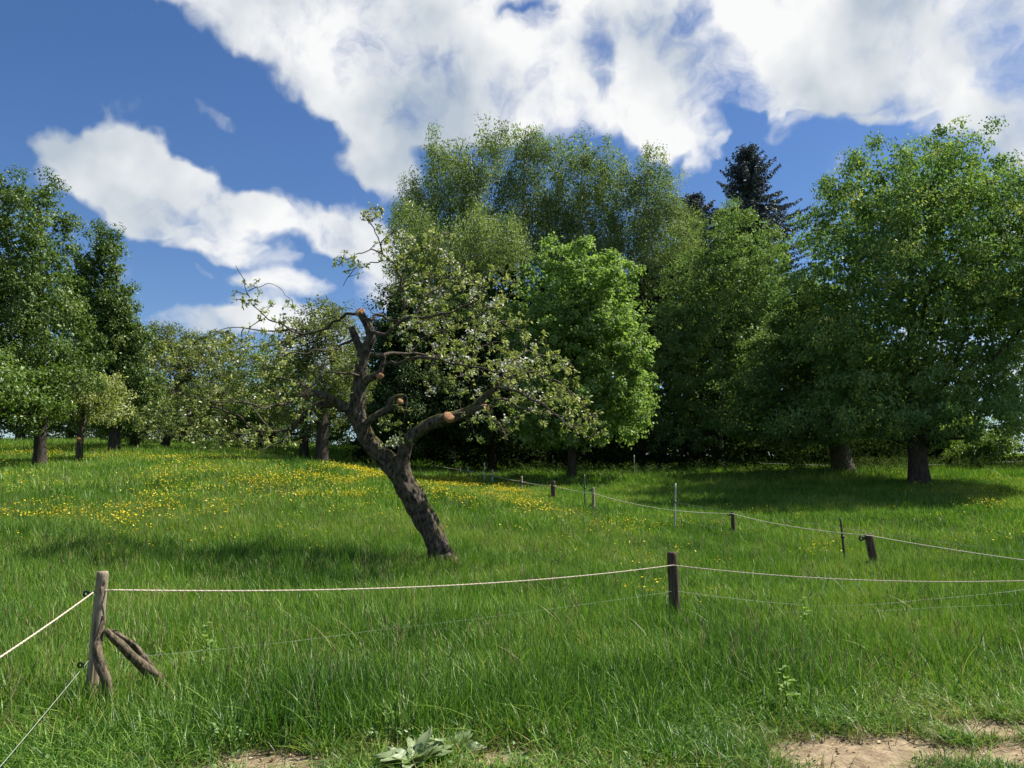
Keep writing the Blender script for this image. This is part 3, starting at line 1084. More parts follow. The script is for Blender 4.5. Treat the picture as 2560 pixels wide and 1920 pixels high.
def make_spruce(px, d, top_py, seed, label):
    rng = np.random.default_rng(seed)
    b = on_ground(px, d)
    top = P(px, top_py, d)[2]
    H = top - b[2]
    root = thing('spruce_tree', b, label, 'tree', 'dark spruces behind the wood')
    f = np.linspace(0, 1, 24)
    pts = np.stack([0 * f, 0 * f, H * f], -1)
    link('trunk', mesh_np('spruce_trunk', *sweep(pts, .32 * (1 - f) + .02, 10), M['bark_dark'], None, True), root)
    C, AX, NR, Ls = [], [], [], []
    parts = []
    nb = 300
    for i in range(nb):
        u = 1 - (i / nb) ** 1.25 * .58          # from the tip down to below the tops of the trees in front
        z = H * u
        ln = min(4.6, .6 + (H - z) * .62) * rng.uniform(.45, 1.2)
        a = i * 2.399 + rng.normal(0, .6)
        m = max(4, int(ln / .16))
        g = np.linspace(0, 1, m)
        rise = .38 if H - z < 4 else .12
        r = ln * g
        zz = z + ln * (rise * g - .55 * g * (1 - g) - (.18 if H - z > 4 else 0) * g)
        br = np.stack([np.cos(a) * r, np.sin(a) * r, zz], -1)
        parts.append(sweep(br[::3] if m > 6 else br, np.linspace(.035, .008, len(br[::3] if m > 6 else br)), 4))
        for q, gg in zip(br[1:], g[1:]):
            k = 10
            c = np.repeat(q[None], k, 0) + rng.normal(0, .05, (k, 3))
            sd = np.array((-np.sin(a), np.cos(a), 0)) * rng.choice([-1, 1], k)[:, None]
            ax = sd * .7 + np.array((np.cos(a), np.sin(a), 0)) * .5 + np.array((0, 0, -1.0)) * rng.uniform(.1, 1.4, (k, 1)) + rng.normal(0, .3, (k, 3))
            C.append(c)
            AX.append(ax)
            NR.append(rng.normal(size=(k, 3)))
            Ls.append(rng.uniform(.25, .6, k) * (1 - .4 * gg))
    V, fs = join(parts)
    link('branches', mesh_np('spruce_branches', V, fs, M['bark_dark'], None, True), root)
    C, AX, NR, Ls = np.vstack(C), np.vstack(AX), np.vstack(NR), np.concatenate(Ls)
    V, f = leaf_mesh_arrays(rng, C, AX, NR, Ls, Ls * .34, .1)
    cr = link('crown', mesh_np('spruce_crown', V, f, GREEN['spruce'], {'tint': ('FACE', rng.random(len(f)))}), root)
    cr['kind'] = 'stuff'


make_spruce(1900, 68, 370, 41, 'dark blue green spruce top rising behind the olive tree')
make_spruce(1757, 72, 490, 42, 'narrow dark spruce tip right of the birches')


def build_wood():
    """The wood behind the edge trees: a mass of foliage plus undergrowth along its edge, shade put into their colour."""
    rng = np.random.default_rng(51)
    n = 3300
    px = rng.uniform(930, 2420, n)
    d = rng.uniform(53, 84, n)
    x = (px - 1280) / F * d / CT
    z0 = ground(x, d)
    hmax = np.interp(px, [930, 1050, 1700, 1950, 2200, 2330, 2420], [5, 13, 14, 13, 9, 6, 3])
    z = z0 + rng.uniform(0, 1, n) * hmax
    C = np.stack([x, d, z], -1)
    V, f, t = crown_leaves(rng, C, None, 20, (.8, .8, .6), .55, .42, .5, .2, .8, .3)
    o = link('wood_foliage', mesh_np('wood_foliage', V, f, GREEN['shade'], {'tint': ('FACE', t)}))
    tag(o, 'foliage of the wood behind the meadow trees, coloured dark for shade', 'foliage', kind='stuff')
    n = 1500
    px = np.concatenate([rng.uniform(900, 2300, n - 250), rng.uniform(2300, 2560, 250)])
    d = rng.uniform(46, 58, n)
    x = (px - 1280) / F * d / CT
    z = ground(x, d) + rng.uniform(0, 1, n) ** 1.5 * np.interp(px, [900, 1000, 2000, 2250, 2300], [1.2, 2.6, 2.6, 1.6, .7])
    C = np.stack([x, d, z], -1)
    V, f, t = crown_leaves(rng, C, None, 30, (.4, .4, .25), .2, .13, .6, .2, .8, .3)
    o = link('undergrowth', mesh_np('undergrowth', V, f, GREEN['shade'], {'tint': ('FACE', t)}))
    tag(o, 'low undergrowth along the edge of the wood, coloured dark for shade', 'undergrowth', kind='stuff')


build_wood()


def build_hedge():
    rng = np.random.default_rng(52)
    n = 520
    px = rng.uniform(70, 1000, n)
    d = rng.uniform(76, 88, n)
    x = (px - 1280) / F * d / CT
    z = ground(x, d) + rng.uniform(0, 1, n) * (1.6 + 1.4 * np.sin(px * .021) ** 2)
    V, f, t = crown_leaves(rng, np.stack([x, d, z], -1), None, 40, (.6, .6, .45), .26, .17, .6, .2, .8, .3)
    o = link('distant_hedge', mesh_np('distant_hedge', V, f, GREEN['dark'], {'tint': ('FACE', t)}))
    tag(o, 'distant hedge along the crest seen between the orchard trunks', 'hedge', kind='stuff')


build_hedge()


# ------------------------------------------------------------------ the leaning apple tree
def build_apple():
    rng = np.random.default_rng(77)
    D0 = 15.0
    b = P(1112, 1425, D0)
    b[2] = gz(b[0], D0)
    root = thing('leaning_apple_tree', b, 'old leaning apple tree with white blossom in the middle of the meadow', 'tree')
    S = D0 / F
    sk = Skel()

    def pt(px, py, dz=0.0):
        return P(px, py, D0 + dz)

    def limb(name, pl, sides, parent_id=None, n=None, rough=.12, seg=.07, cap=True, mat='bark_apple'):
        """pl: (px, py, depth offset, radius px).  Builds the mesh and registers skeleton nodes."""
        arr = np.array([[*pt(p[0] + 8 * max(0, (p[1] - 1150) / 270), p[1], p[2]), p[3] * S * .82] for p in pl])
        ln = np.linalg.norm(np.diff(arr[:, :3], axis=0), axis=1).sum()
        q = smooth_line(arr, max(len(pl) * 2, int(ln / seg)))
        ph = rng.uniform(0, 20)

        def bump(A, Sx):
            c = np.stack([np.cos(A) * 1.6 + ph, np.sin(A) * 1.6, Sx * 3.0], -1)
            c2 = np.stack([np.cos(A) * 5 + ph, np.sin(A) * 5, Sx * 5.0], -1)
            wv = fbm(np.stack([np.cos(A) * .8 + ph, np.sin(A) * .8, Sx * 2.2], -1), 13, 2)
            ridge = np.abs(np.sin(A * 5.5 + wv * 9 + ph))
            return 1 + rough * 2.2 * (fbm(c, 5, 2) - .5) + rough * 2.8 * (fbm(c2, 9, 3) - .5) + rough * .9 * (ridge ** .6 - .72)
        V, f = sweep(q[:, :3], q[:, 3], sides, bump, cap)
        if name:
            link(name, mesh_np('apple_' + name, V - b, f, M[mat], None, True), root)
        par = parent_id if parent_id is not None else -1
        if parent_id is None and sk.n:
            par = int(np.argmin(((sk.p[:sk.n] - q[0, :3]) ** 2).sum(-1)))
        st = max(1, int(.22 / (ln / len(q))))
        return sk.line(q[::st, :3], par)

    limb('trunk', [(1124, 1440, 0, 42), (1116, 1418, 0, 35), (1102, 1390, 0, 31), (1083, 1350, 0, 30), (1058, 1300, 0, 31), (1034, 1252, 0, 33), (1012, 1212, 0, 34), (996, 1186, 0, 33), (975, 1160, 0, 28), (952, 1135, .02, 27), (925, 1105, .02, 24), (905, 1070, 0, 24), (892, 1035, 0, 25), (893, 1000, 0, 22), (899, 950, 0, 20), (905, 905, 0, 18), (916, 872, 0, 16), (927, 842, 0, 15), (918, 812, 0, 13), (902, 784, -.02, 12)], 44, rough=.18, seg=.04, cap=True)
    # exposed roots at the foot
    for q in ([(1108, 1395, -.15, 22), (1128, 1415, -.22, 20), (1150, 1436, -.25, 14)], [(1090, 1395, -.2, 20), (1094, 1420, -.28, 18), (1102, 1442, -.3, 13)], [(1080, 1380, .1, 20), (1074, 1415, .1, 18), (1066, 1440, .1, 12)]):
        limb('root', q, 12, 0, rough=.2)
    limb('limb', [(1008, 1190, 0, 26), (1004, 1165, -.05, 24), (1009, 1132, -.1, 21), (1022, 1100, -.15, 19), (1045, 1078, -.2, 18), (1075, 1060, -.25, 17), (1115, 1046, -.3, 17), (1155, 1035, -.3, 16), (1185, 1020, -.3, 14), (1205, 997, -.3, 11), (1231, 976, -.3, 9), (1250, 958, -.3, 6)], 18, rough=.2, seg=.05)
    limb('limb', [(1150, 1036, -.3, 12), (1175, 1030, -.4, 12), (1200, 1020, -.45, 10), (1216, 1019, -.48, 8)], 12, rough=.15)
    limb('limb', [(890, 1045, 0, 18), (872, 1026, -.05, 15), (848, 1005, -.1, 13), (816, 991, -.15, 12), (788, 985, -.2, 11), (769, 986, -.22, 9)], 14, rough=.2, seg=.05)
    lo = limb('limb', [(862, 1020, .02, 14), (835, 1008, .1, 14), (803, 1012, .2, 13), (769, 1032, .3, 12), (743, 1058, .4, 11), (718, 1078, .45, 10), (685, 1082, .5, 8), (649, 1080, .6, 6)], 14, rough=.2, seg=.05)
    limb('limb', [(903, 1103, -.08, 14), (908, 1082, -.14, 13), (914, 1062, -.16, 12), (930, 1046, -.18, 11), (950, 1033, -.2, 10), (978, 1018, -.22, 9), (1003, 1024, -.25, 7), (1026, 1031, -.25, 4)], 12, rough=.22, seg=.04)
    limb('limb', [(968, 1022, -.22, 6), (975, 1003, -.22, 6), (992, 991, -.24, 5.5), (1009, 989, -.25, 4.5), (1016, 996, -.26, 3.2), (1015, 1018, -.26, 2.5), (1008, 1060, -.26, 1.8)], 10, rough=.2, seg=.04)
    limb('limb', [(903, 975, -.02, 13), (915, 952, -.06, 13), (932, 942, -.1, 12), (948, 935, -.12, 10), (955, 915, -.15, 7), (962, 890, -.2, 4)], 12, rough=.2, seg=.04)
    limb('limb', [(908, 895, .05, 13), (896, 862, .05, 12), (886, 838, .05, 11), (879, 818, .05, 9)], 12, rough=.2, seg=.04)
    def T(pl):
        q = smooth_line(np.array(pl, float), len(pl) * 2)
        q[1:-1, :2] += rng.normal(0, 3.2, (len(q) - 2, 2))
        q[1:-1, 2] += rng.normal(0, .03, len(q) - 2)
        q[:, 3] *= .72
        return limb('branch', q, 7, None, rough=.2, seg=.10, mat='twig')
    # up and right
    T([(922, 800, 0, 8), (945, 790, .1, 7), (970, 797, .2, 6.5), (1003, 808, .3, 6), (1010, 775, .3, 5.5), (1005, 720, .3, 5), (1000, 686, .3, 4.5), (980, 660, .25, 4), (959, 638, .2, 3.5), (954, 609, .2, 3), (968, 588, .2, 2.4), (985, 575, .2, 1.6)])
    T([(955, 612, .2, 3), (944, 590, .15, 2.6), (928, 562, .1, 2.2), (915, 540, .1, 1.8), (922, 526, .1, 1.5), (934, 516, .1, 1.2)])
    T([(960, 640, .2, 3), (930, 625, 0, 2.6), (900, 632, -.2, 2.2), (870, 648, -.3, 1.8), (845, 665, -.4, 1.4)])
    T([(958, 650, .2, 2.6), (920, 660, .1, 2.2), (880, 680, -.1, 1.8), (858, 715, -.2, 1.4)])
    T([(985, 665, .25, 3.4), (1030, 630, .3, 2.8), (1080, 610, .3, 2.2), (1120, 580, .35, 1.6)])
    T([(1005, 720, .3, 4), (1060, 700, .5, 3.4), (1120, 690, .6, 2.8), (1170, 650, .6, 2.2), (1205, 630, .6, 1.4)])
    T([(925, 830, 0, 10), (955, 838, -.3, 8), (985, 820, -.6, 7), (1030, 800, -.9, 6), (1090, 790, -1.1, 4.6), (1150, 770, -1.2, 3.4), (1210, 740, -1.3, 2)])
    T([(1030, 800, -.9, 5), (1060, 750, -.8, 4), (1110, 710, -.7, 3), (1150, 690, -.7, 2)])
    T([(918, 880, 0, 9), (960, 890, .5, 7.5), (1020, 880, .9, 6.5), (1090, 890, 1.2, 5), (1160, 880, 1.4, 4), (1230, 860, 1.5, 2.6), (1290, 850, 1.5, 1.6)])
    T([(1020, 880, .9, 5), (1070, 840, 1.2, 4), (1140, 820, 1.4, 3), (1220, 780, 1.5, 1.8)])
    T([(955, 915, -.15, 7), (1000, 905, -.6, 6), (1070, 895, -1.1, 5), (1140, 910, -1.5, 4), (1200, 925, -1.8, 3), (1270, 930, -2, 2)])
    T([(1250, 960, -.3, 7), (1300, 930, -.3, 5.5), (1350, 935, -.3, 4.5), (1400, 960, -.3, 3.5), (1450, 1000, -.3, 2.2), (1490, 1045, -.3, 1.5)])
    T([(1240, 968, -.3, 6), (1290, 975, -.9, 5), (1340, 1000, -1.3, 4), (1390, 1040, -1.5, 3), (1440, 1075, -1.6, 1.6)])
    T([(1225, 985, -.3, 6), (1260, 1000, .5, 5), (1310, 1020, 1.0, 4), (1360, 1030, 1.4, 3), (1430, 1050, 1.6, 1.8)])
    T([(1250, 955, -.3, 6), (1280, 900, 0, 5), (1330, 880, .3, 3.6), (1390, 890, .5, 2.4), (1440, 930, .6, 1.4)])
    T([(1210, 1015, -.4, 5), (1235, 1050, -.8, 4), (1260, 1080, -1.1, 3), (1265, 1110, -1.2, 1.8)])
    # left
    T([(900, 788, 0, 7), (870, 786, .1, 6.5), (842, 798, .2, 6), (816, 818, .3, 5.5), (765, 836, .4, 5), (720, 830, .5, 4), (660, 826, .5, 3), (600, 820, .6, 2.4), (540, 830, .6, 1.8), (480, 860, .6, 1.3)])
    T([(765, 836, .4, 4), (700, 815, .2, 3.4), (668, 796, .1, 2.8), (640, 765, 0, 2.4), (619, 735, -.1, 2), (608, 700, -.1, 1.6), (589, 664, -.1, 1.2)])
    T([(622, 740, -.1, 2), (600, 732, -.2, 1.6), (578, 740, -.3, 1.2)])
    T([(621, 728, -.1, 1.8), (660, 715, 0, 1.5), (700, 720, 0, 1.2), (730, 750, 0, 1)])
    T([(880, 850, .05, 6), (850, 866, -.2, 5.5), (829, 875, -.4, 5), (812, 905, -.6, 4.5), (796, 945, -.8, 3.6), (770, 975, -.9, 2.6), (740, 990, -1, 1.6)])
    T([(829, 875, -.4, 4.5), (780, 880, -.7, 3.6), (720, 890, -.9, 2.8), (650, 900, -1.1, 2), (590, 920, -1.2, 1.3)])
    T([(905, 940, 0, 6), (870, 932, -.4, 5), (815, 930, -.7, 4)])
    T([(649, 1080, .6, 6), (610, 1055, .5, 5), (570, 1030, .4, 4), (520, 1020, .3, 3), (460, 1030, .3, 2.2), (400, 1045, .3, 1.5)])
    T([(649, 1080, .6, 5), (600, 1085, .8, 4), (540, 1090, 1, 3), (470, 1095, 1.1, 2), (420, 1085, 1.1, 1.4)])
    T([(685, 1082, .5, 5), (660, 1050, .9, 4), (610, 1010, 1.3, 3), (550, 975, 1.6, 2.2), (500, 960, 1.7, 1.5)])
    T([(769, 986, -.22, 7), (740, 1000, -.5, 6), (700, 1015, -.8, 5), (650, 1015, -1.1, 4), (590, 1005, -1.3, 3), (520, 1000, -1.4, 2), (460, 985, -1.5, 1.3)])
    T([(782, 985, -.2, 5), (760, 960, 0, 4.4), (720, 945, .2, 3.4), (660, 935, .4, 2.4), (600, 940, .5, 1.6)])
    T([(720, 1078, .45, 5), (700, 1100, .2, 4), (660, 1120, 0, 2.6), (620, 1115, -.2, 1.6)])
    T([(760, 836, .4, 4), (700, 860, .9, 3.4), (620, 870, 1.3, 2.4), (540, 890, 1.5, 1.5), (470, 920, 1.6, 1.2)])
    main_n = sk.n
    # fine twigs grown towards tips that fill the crown
    lob = []
    for px, py, rx, ry, dz, wz, n in [
            (1150, 760, 170, 110, 0, 2.0, 150), (1060, 690, 110, 80, .2, 1.2, 60), (1230, 870, 150, 90, 0, 2.2, 110), (1340, 960, 130, 80, -.2, 1.6, 140), (1420, 1030, 85, 60, 0, 1.4, 58), (1470, 1075, 45, 30, -.2, .8, 14),
            (1080, 850, 110, 70, -.2, 1.6, 70), (1000, 1060, 60, 50, -.3, .5, 26), (960, 1110, 30, 30, 0, .3, 5), (1230, 1060, 90, 50, -.6, 1, 28), (1180, 960, 120, 50, 0, 1.6, 36),
            (980, 610, 60, 50, .2, .6, 30), (930, 540, 35, 30, .1, .3, 16), (870, 665, 50, 30, -.2, .5, 16), (1080, 600, 60, 30, .3, .5, 14),
            (640, 860, 130, 50, .4, 1.2, 90), (520, 880, 100, 50, .7, 1.0, 60), (700, 930, 130, 50, -.3, 1.2, 46), (560, 990, 150, 50, .2, 1.4, 80), (450, 1050, 100, 55, .4, 1.0, 85), (560, 1085, 130, 45, .5, 1.2, 90), (390, 1070, 55, 45, .4, .6, 36), (480, 990, 100, 45, .2, 1.0, 40), (400, 900, 50, 50, .8, .6, 16),
            (720, 1010, 90, 60, -.3, 1.0, 30), (620, 730, 45, 40, -.1, .3, 14), (680, 780, 60, 40, 0, .6, 18), (800, 800, 80, 40, .3, .8, 24), (860, 920, 60, 60, -.4, .8, 10), (700, 1110, 70, 30, 0, .8, 16), (430, 920, 60, 40, 1.4, .6, 12)]:
        c = pt(px, py, dz)
        u = rand_dir(rng, n) * (rng.uniform(.15, 1, n) ** (1 / 2.2))[:, None]
        lob.append(c + u * np.array((rx * S, wz, ry * S)))
    tips = np.vstack(lob)
    keep = []
    ends = sk.grow(rng, tips, .13, .15, .035, .45, 30)
    rad = sk.radii(.0035, .30)
    parts = []
    for p, ch in sk.chains():
        ch2 = [c for c in ch if c >= main_n]
        if len(ch2) < 1:
            continue
        q = sk.p[ch2]
        if p >= 0 and ch2[0] == ch[0]:
            q = np.vstack([sk.p[p], q])
        elif ch2[0] != ch[0]:
            q = np.vstack([sk.p[ch[ch.index(ch2[0]) - 1]], q])
        r = np.clip(np.linspace(.005 + .0025 * math.sqrt(sk.cnt[ch2[0]]), .0035, len(q)), .0035, .018)
        parts.append(sweep(q, r, 4))
    V, fs = join(parts)
    tw = link('twigs', mesh_np('apple_twigs', V - b, fs, M['twig'], None, True), root)
    tw['kind'] = 'stuff'
    # leaf rosettes
    thin = np.arange(main_n, sk.n)
    thin = thin[(sk.cnt[thin] <= 3) & (rng.random(len(thin)) < .17)]
    # tips of the big twigs
    C = np.vstack([sk.p[ends], sk.p[thin]])
    V, f, t = crown_leaves(rng, C, None, 11, (.036, .036, .034), .068, .036, .5, .1, .7, .05, None, .6)
    cr = link('crown', mesh_np('apple_crown', V - b, f, GREEN['apple'], {'tint': ('FACE', t)}), root)
    cr['kind'] = 'stuff'
    w = np.exp(-((C[:, 0] - pt(1150, 800)[0]) / 1.6) ** 2) + .12
    seeds = C[rng.choice(len(C), 105, p=w / w.sum(), replace=False)]
    blossom_part(root, rng, seeds, 1250, .045, 5, .045)
    # orange pruning cuts
    for px, py, dz, r, dr in [(898, 778, -.03, 12, (-.35, -.6, .7)), (1122, 1041, -.42, 13, (.1, -.8, .55)), (1219, 1019, -.5, 9, (.9, -.45, -.1)), (764, 986, -.24, 9, (-.8, -.6, .1)), (951, 941, -.2, 8, (.5, -.8, -.3)), (1001, 1003, -.3, 7, (.4, -.8, .4))]:
        p0 = pt(px, py, dz)
        dr = unit(np.array(dr, float))
        q = [p0 - dr * .05 - b, p0 + dr * .012 - b, p0 + dr * .02 - b]
        a = rng.uniform(0, 6)
        V, f = sweep(q, [r * S * 1.05, r * S, r * S * .82], 14, lambda A, Sx: 1 + .12 * np.sin(2 * A + a) + .06 * np.sin(5 * A + a))
        link('pruning_cut', mesh_np('apple_cut', V, f, M['cut_wood'], None, False), root)


build_apple()

# ------------------------------------------------------------------ fence
def post_mesh(name, H, r, seed, mat, knot=None, lean=(0, 0), sides=28, crack=.10, foot=None):
    rng = np.random.default_rng(seed)
    n = 60
    f = np.linspace(0, 1, n)
    pts = np.stack([lean[0] * f, lean[1] * f, -.1 + (H + .1) * f], -1)
    rr = np.full(n, r) * (1.04 - .06 * f)
    rr[-1] *= .86
    rr[-2] *= .97
    if foot:
        rr = rr * (1 + foot * np.exp(-((f - .22) / .06) ** 2))
    ph = rng.uniform(0, 30)

    def bump(A, S):
        c = np.stack([np.cos(A) * 3.5 + ph, np.sin(A) * 3.5, S * 1.2], -1)
        c2 = np.stack([np.cos(A) * .9 + ph, np.sin(A) * .9, S * 3], -1)
        k = 1 + crack * 2 * (fbm(c, seed, 3) - .5) + .14 * (fbm(c2, seed + 3, 2) - .5)
        if knot:
            ka, kz = knot
            da = (A - ka + np.pi) % (2 * np.pi) - np.pi
            q = (da / .2) ** 2 + ((S - .1 - kz) / .016) ** 2
            k = k - .45 * np.exp(-q) + .10 * np.exp(-((np.sqrt(q) - 2) / .6) ** 2)
        return k
    V, fs = sweep(pts, rr, sides, bump, True)
    return mesh_np(name, V, fs, M[mat], None, True)


def insulator(root, loc, dx, s=1.0):
    """Black ring insulator on a screw, part of its post."""
    a = np.linspace(0, 2 * np.pi, 15)
    ring = np.stack([np.cos(a) * .018, 0 * a, np.sin(a) * .018], -1) * s
    ring[:, 0] += dx * .045 * s
    parts = [sweep(ring, np.full(15, .008 * s), 7, None, False), sweep([(0, 0, 0), (dx * .03 * s, 0, 0)], [.012 * s, .014 * s], 9, None, True, True)]
    V, fs = join(parts)
    return link('insulator', mesh_np('insulator', V, fs, M['plastic'], None, True), root, loc)


def post(px, d, H, r, seed, mat, label, name='fence_post', cat='post', lean=(0, 0), knot=None, group=None, crack=.1, foot=None, sides=28):
    g = on_ground(px, d)
    root = thing(name, g, label, cat, group)
    link('shaft', post_mesh(name, H, r, seed, mat, knot, lean, sides, crack, foot), root)
    return root


pl = post(258, 6.5, P(266, 1428, 6.5)[2] - gz(*on_ground(258, 6.5)[:2]), .043, 1, 'post_wood', 'weathered round corner post with knot hole, propped by two crooked branches', lean=(.035, 0), knot=(3.9, .93), sides=56)
insulator(pl, (-.035, -.005, .86), -1, 1.0)
insulator(pl, (-.045, -.005, .33), -1, .95)
pm = post(1682, 10.2, P(1682, 1380, 10.2)[2] - gz(*on_ground(1682, 10.2)[:2]), .062, 2, 'post_dark', 'dark cracked wooden post carrying the front rope in the middle right', crack=.22, lean=(-.03, 0), foot=.15)
pr = post(2182, 16, P(2172, 1335, 16)[2] - gz(*on_ground(2182, 16)[:2]), .082, 3, 'post_dark', 'stout leaning post with black insulators right of the dark rod', lean=(-.13, 0), foot=-.25)
insulator(pr, (-.19, -.02, .76), -1, 2.0)
insulator(pr, (-.1, -.02, .28), -1, 2.0)


def stake(px, d, top_py, r, mat, label, name='fence_stake', lean=(0, 0), group=None, seed=9, ins=False):
    g = on_ground(px, d)
    H = P(px, top_py, d)[2] - g[2]
    root = thing(name, g, label, 'stake', group)
    f = np.linspace(0, 1, 14)
    pts = np.stack([lean[0] * f, lean[1] * f, -.1 + (H + .1) * f], -1)
    wood = mat.startswith('post')
    V, fs = sweep(pts, np.full(14, r) * (1.02 - .08 * f), 12, (lambda A, S: 1 + .1 * np.sin(3 * A + S * 2 + px) + .05 * np.sin(6 * A)) if wood else None)
    link('shaft', mesh_np(name, V, fs, M[mat], None, True), root)
    if ins:
        insulator(root, (-r * .7, -.01, H * .9), -1, 1.6)
        insulator(root, (-r * .7, -.01, H * .35), -1, 1.4)
    else:
        link('clip', mesh_np('clip', *sweep([(0, 0, H * .62), (0, 0, H * .62 + .05)], [r * 1.8, r * 1.6], 8, None, True, True), M['plastic'], None, True), root, (lean[0] * .62, lean[1] * .62, 0))
    return root


stake(2106, 17, 1294, .022, 'metal_dark', 'thin dark metal rod left of the stout leaning post', lean=(-.07, 0), name='fence_rod')
stake(1830, 22, 1280, .05, 'post_dark', 'short wooden stake with rope, between the middle post and dark rod', ins=True)
stake(1684, 22.5, 1208, .022, 'stake_pale', 'tall pale stake with white top seen above the middle post', lean=(.06, 0))
stake(1483, 27, 1218, .05, 'post_wood', 'slim wooden stake beside the green plastic stake', ins=True)
stake(1463, 28, 1186, .024, 'stake_green', 'green plastic stake beside the slim wooden one', lean=(-.02, 0))
stake(1383, 30, 1202, .085, 'post_dark', 'thick short wooden post along the far rope by the flowers', name='fence_post', ins=True)
stake(1304, 34, 1190, .045, 'post_wood', 'wooden stake left of the thick short post on the far rope')
stake(1231, 37, 1174, .04, 'stake_pale', 'pale stake, first of the close far pair, in front of the dark wood')
stake(1211, 37.6, 1156, .03, 'stake_pale', 'taller pale stake of the close far pair before the dark wood')
stake(1170, 40, 1166, .03, 'stake_pale', 'pale stake left of the close far pair')
stake(1150, 41, 1166, .03, 'post_wood', 'brownish stake at the far left end of the far rope')
stake(1587, 43, 1138, .025, 'stake_pale', 'thin pale stake standing in the shade under the maple right side')
stake(1382, 44, 1138, .025, 'post_dark', 'thin dark stake in the shade under the maple')
stake(2423, 45, 1152, .05, 'post_dark', 'dark stake on the bank under the bright shrub')


def sagline(a, b, sag, n):
    f = np.linspace(0, 1, n)[:, None]
    p = a * (1 - f) + b * f
    p[:, 2] -= sag * 4 * (f * (1 - f))[:, 0]
    return p


def rope(path, r, label, twisted=True, name='fence_rope', mat='rope', cat='rope'):
    path = np.asarray(path)
    seg = np.linalg.norm(np.diff(path, axis=0), axis=1)
    s = np.concatenate([[0], np.cumsum(seg)])
    root = thing(name, path[0], label, cat)
    o = path[0]
    if twisted:
        n = int(s[-1] / .009)
        u = np.linspace(0, s[-1], n)
        q = np.stack([np.interp(u, s, path[:, k]) for k in range(3)], -1)
        tan = unit(np.gradient(q, axis=0))
        e1 = unit(np.cross(tan, np.array((0, 0, 1.0))))
        e2 = np.cross(tan, e1)
        for k in range(3):
            a = u / .055 * 2 * np.pi + k * 2 * np.pi / 3
            c = q + r * .52 * (np.cos(a)[:, None] * e1 + np.sin(a)[:, None] * e2)
            V, f = sweep(c - o, np.full(n, r * .56), 5)
            link('strand', mesh_np('strand', V, f, M['rope_red' if k == 2 else mat], None, True), root)
    else:
        V, f = sweep(path - o, np.full(len(path), r), 6)
        link('line', mesh_np('line', V, f, M[mat], None, True), root)
    return root


A_l = P(237, 1478, 6.49)
rope(sagline(P(-560, 1990, 3.0), A_l, .03, 40), .0058, 'thick pale rope running from the corner post towards the lower left')
A_r = P(285, 1475, 6.49)
B_m = P(1682, 1413, 10.13)
C_r = P(3000, 1425, 9.2)
rope(np.vstack([sagline(A_l, A_r, 0, 4)[:-1], sagline(A_r, B_m, .10, 60)[:-1], sagline(B_m, C_r, .16, 60)]), .0062, 'pale twisted rope along the front from corner post past the middle post')
Q = [P(1050, 1150, 47), P(1150, 1174, 41), P(1170, 1176, 40), P(1231, 1188, 37), P(1304, 1203, 34), P(1383, 1214, 29.9), P(1483, 1233, 26.9), P(1684, 1276, 22.45), P(1830, 1284, 21.9), P(2165, 1338, 15.9), P(2180, 1340, 15.88), P(2900, 1440, 13.0)]
pts = []
for a, b2 in zip(Q[:-1], Q[1:]):
    pts.append(sagline(a, b2, .012 * np.linalg.norm(b2 - a), 14)[:-1])
rope(np.vstack(pts + [Q[-1][None]]), .0075, 'long pale rope along the far stakes across the right meadow', twisted=False)
W = lambda pl_, r, label, sag=.02: rope(np.vstack([sagline(P(*a), P(*b2), sag, 16)[:-1] for a, b2 in zip(pl_[:-1], pl_[1:])] + [P(*pl_[-1])[None]]), r, label, False, 'fence_wire', 'wire', 'wire')
W([(-560, 2560, 3.0), (225, 1647, 6.49)], 0.0026, 'thin pale wire from the lower insulator to the bottom left corner')
W([(225, 1647, 6.49), (290, 1645, 6.5), (920, 1578, 8.2), (1680, 1478, 10.13)], 0.0011, 'thin wire low in the grass between corner and middle posts')
W([(1695, 1478, 10.13), (2050, 1515, 10.4), (2300, 1500, 10.6), (2700, 1455, 11)], 0.0022, 'loose wavy wire in the grass right of the middle post')
W([(1960, 1530, 9.9), (2350, 1518, 10.2), (2800, 1490, 10.5)], 0.0022, 'lower thin wire in the grass at the right edge')
W([(1684, 1255, 22.4), (2105, 1320, 16.95), (2560, 1380, 14.5), (2900, 1425, 13)], 0.0025, 'upper thin wire from the pale stake past the dark rod')
W([(1484, 1270, 26.9), (1684, 1298, 22.4), (1830, 1325, 21.9), (2105, 1385, 16.95), (2170, 1403, 15.9), (2560, 1470, 14), (2900, 1520, 13)], 0.0025, 'lower thin wire along the far stakes on the right')
W([(1900, 1158, 45), (2200, 1166, 45), (2423, 1158, 44.95), (2620, 1150, 45)], .012, 'distant wire on the bank behind the big trunk')


def branch_thing(name, label, lines, mat='prop_wood'):
    o = None
    parts = []
    rng = np.random.default_rng(5)
    for pl_ in lines:
        arr = np.array([[*P(p[0], p[1], p[2]), p[3]] for p in pl_])
        q = smooth_line(arr, len(pl_) * 9)
        ph = rng.uniform(0, 20)

        def bump(A, S):
            c = np.stack([np.cos(A) * 2.2 + ph, np.sin(A) * 2.2, S * 8], -1)
            c2 = np.stack([np.cos(A) * 5 + ph, np.sin(A) * 5, S * 12], -1)
            return 1 + .34 * (fbm(c, 3, 2) - .5) + .3 * (fbm(c2, 6, 2) - .5)
        parts.append(sweep(q[:, :3], q[:, 3], 22, bump, True, True))
        o = q[0, :3].copy() if o is None else o
    root = thing(name, o, label, 'branch')
    for i, (V, f) in enumerate(parts):
        link('stem' if i == 0 else 'prong', mesh_np(name, V - o, f, M[mat], None, True), root)


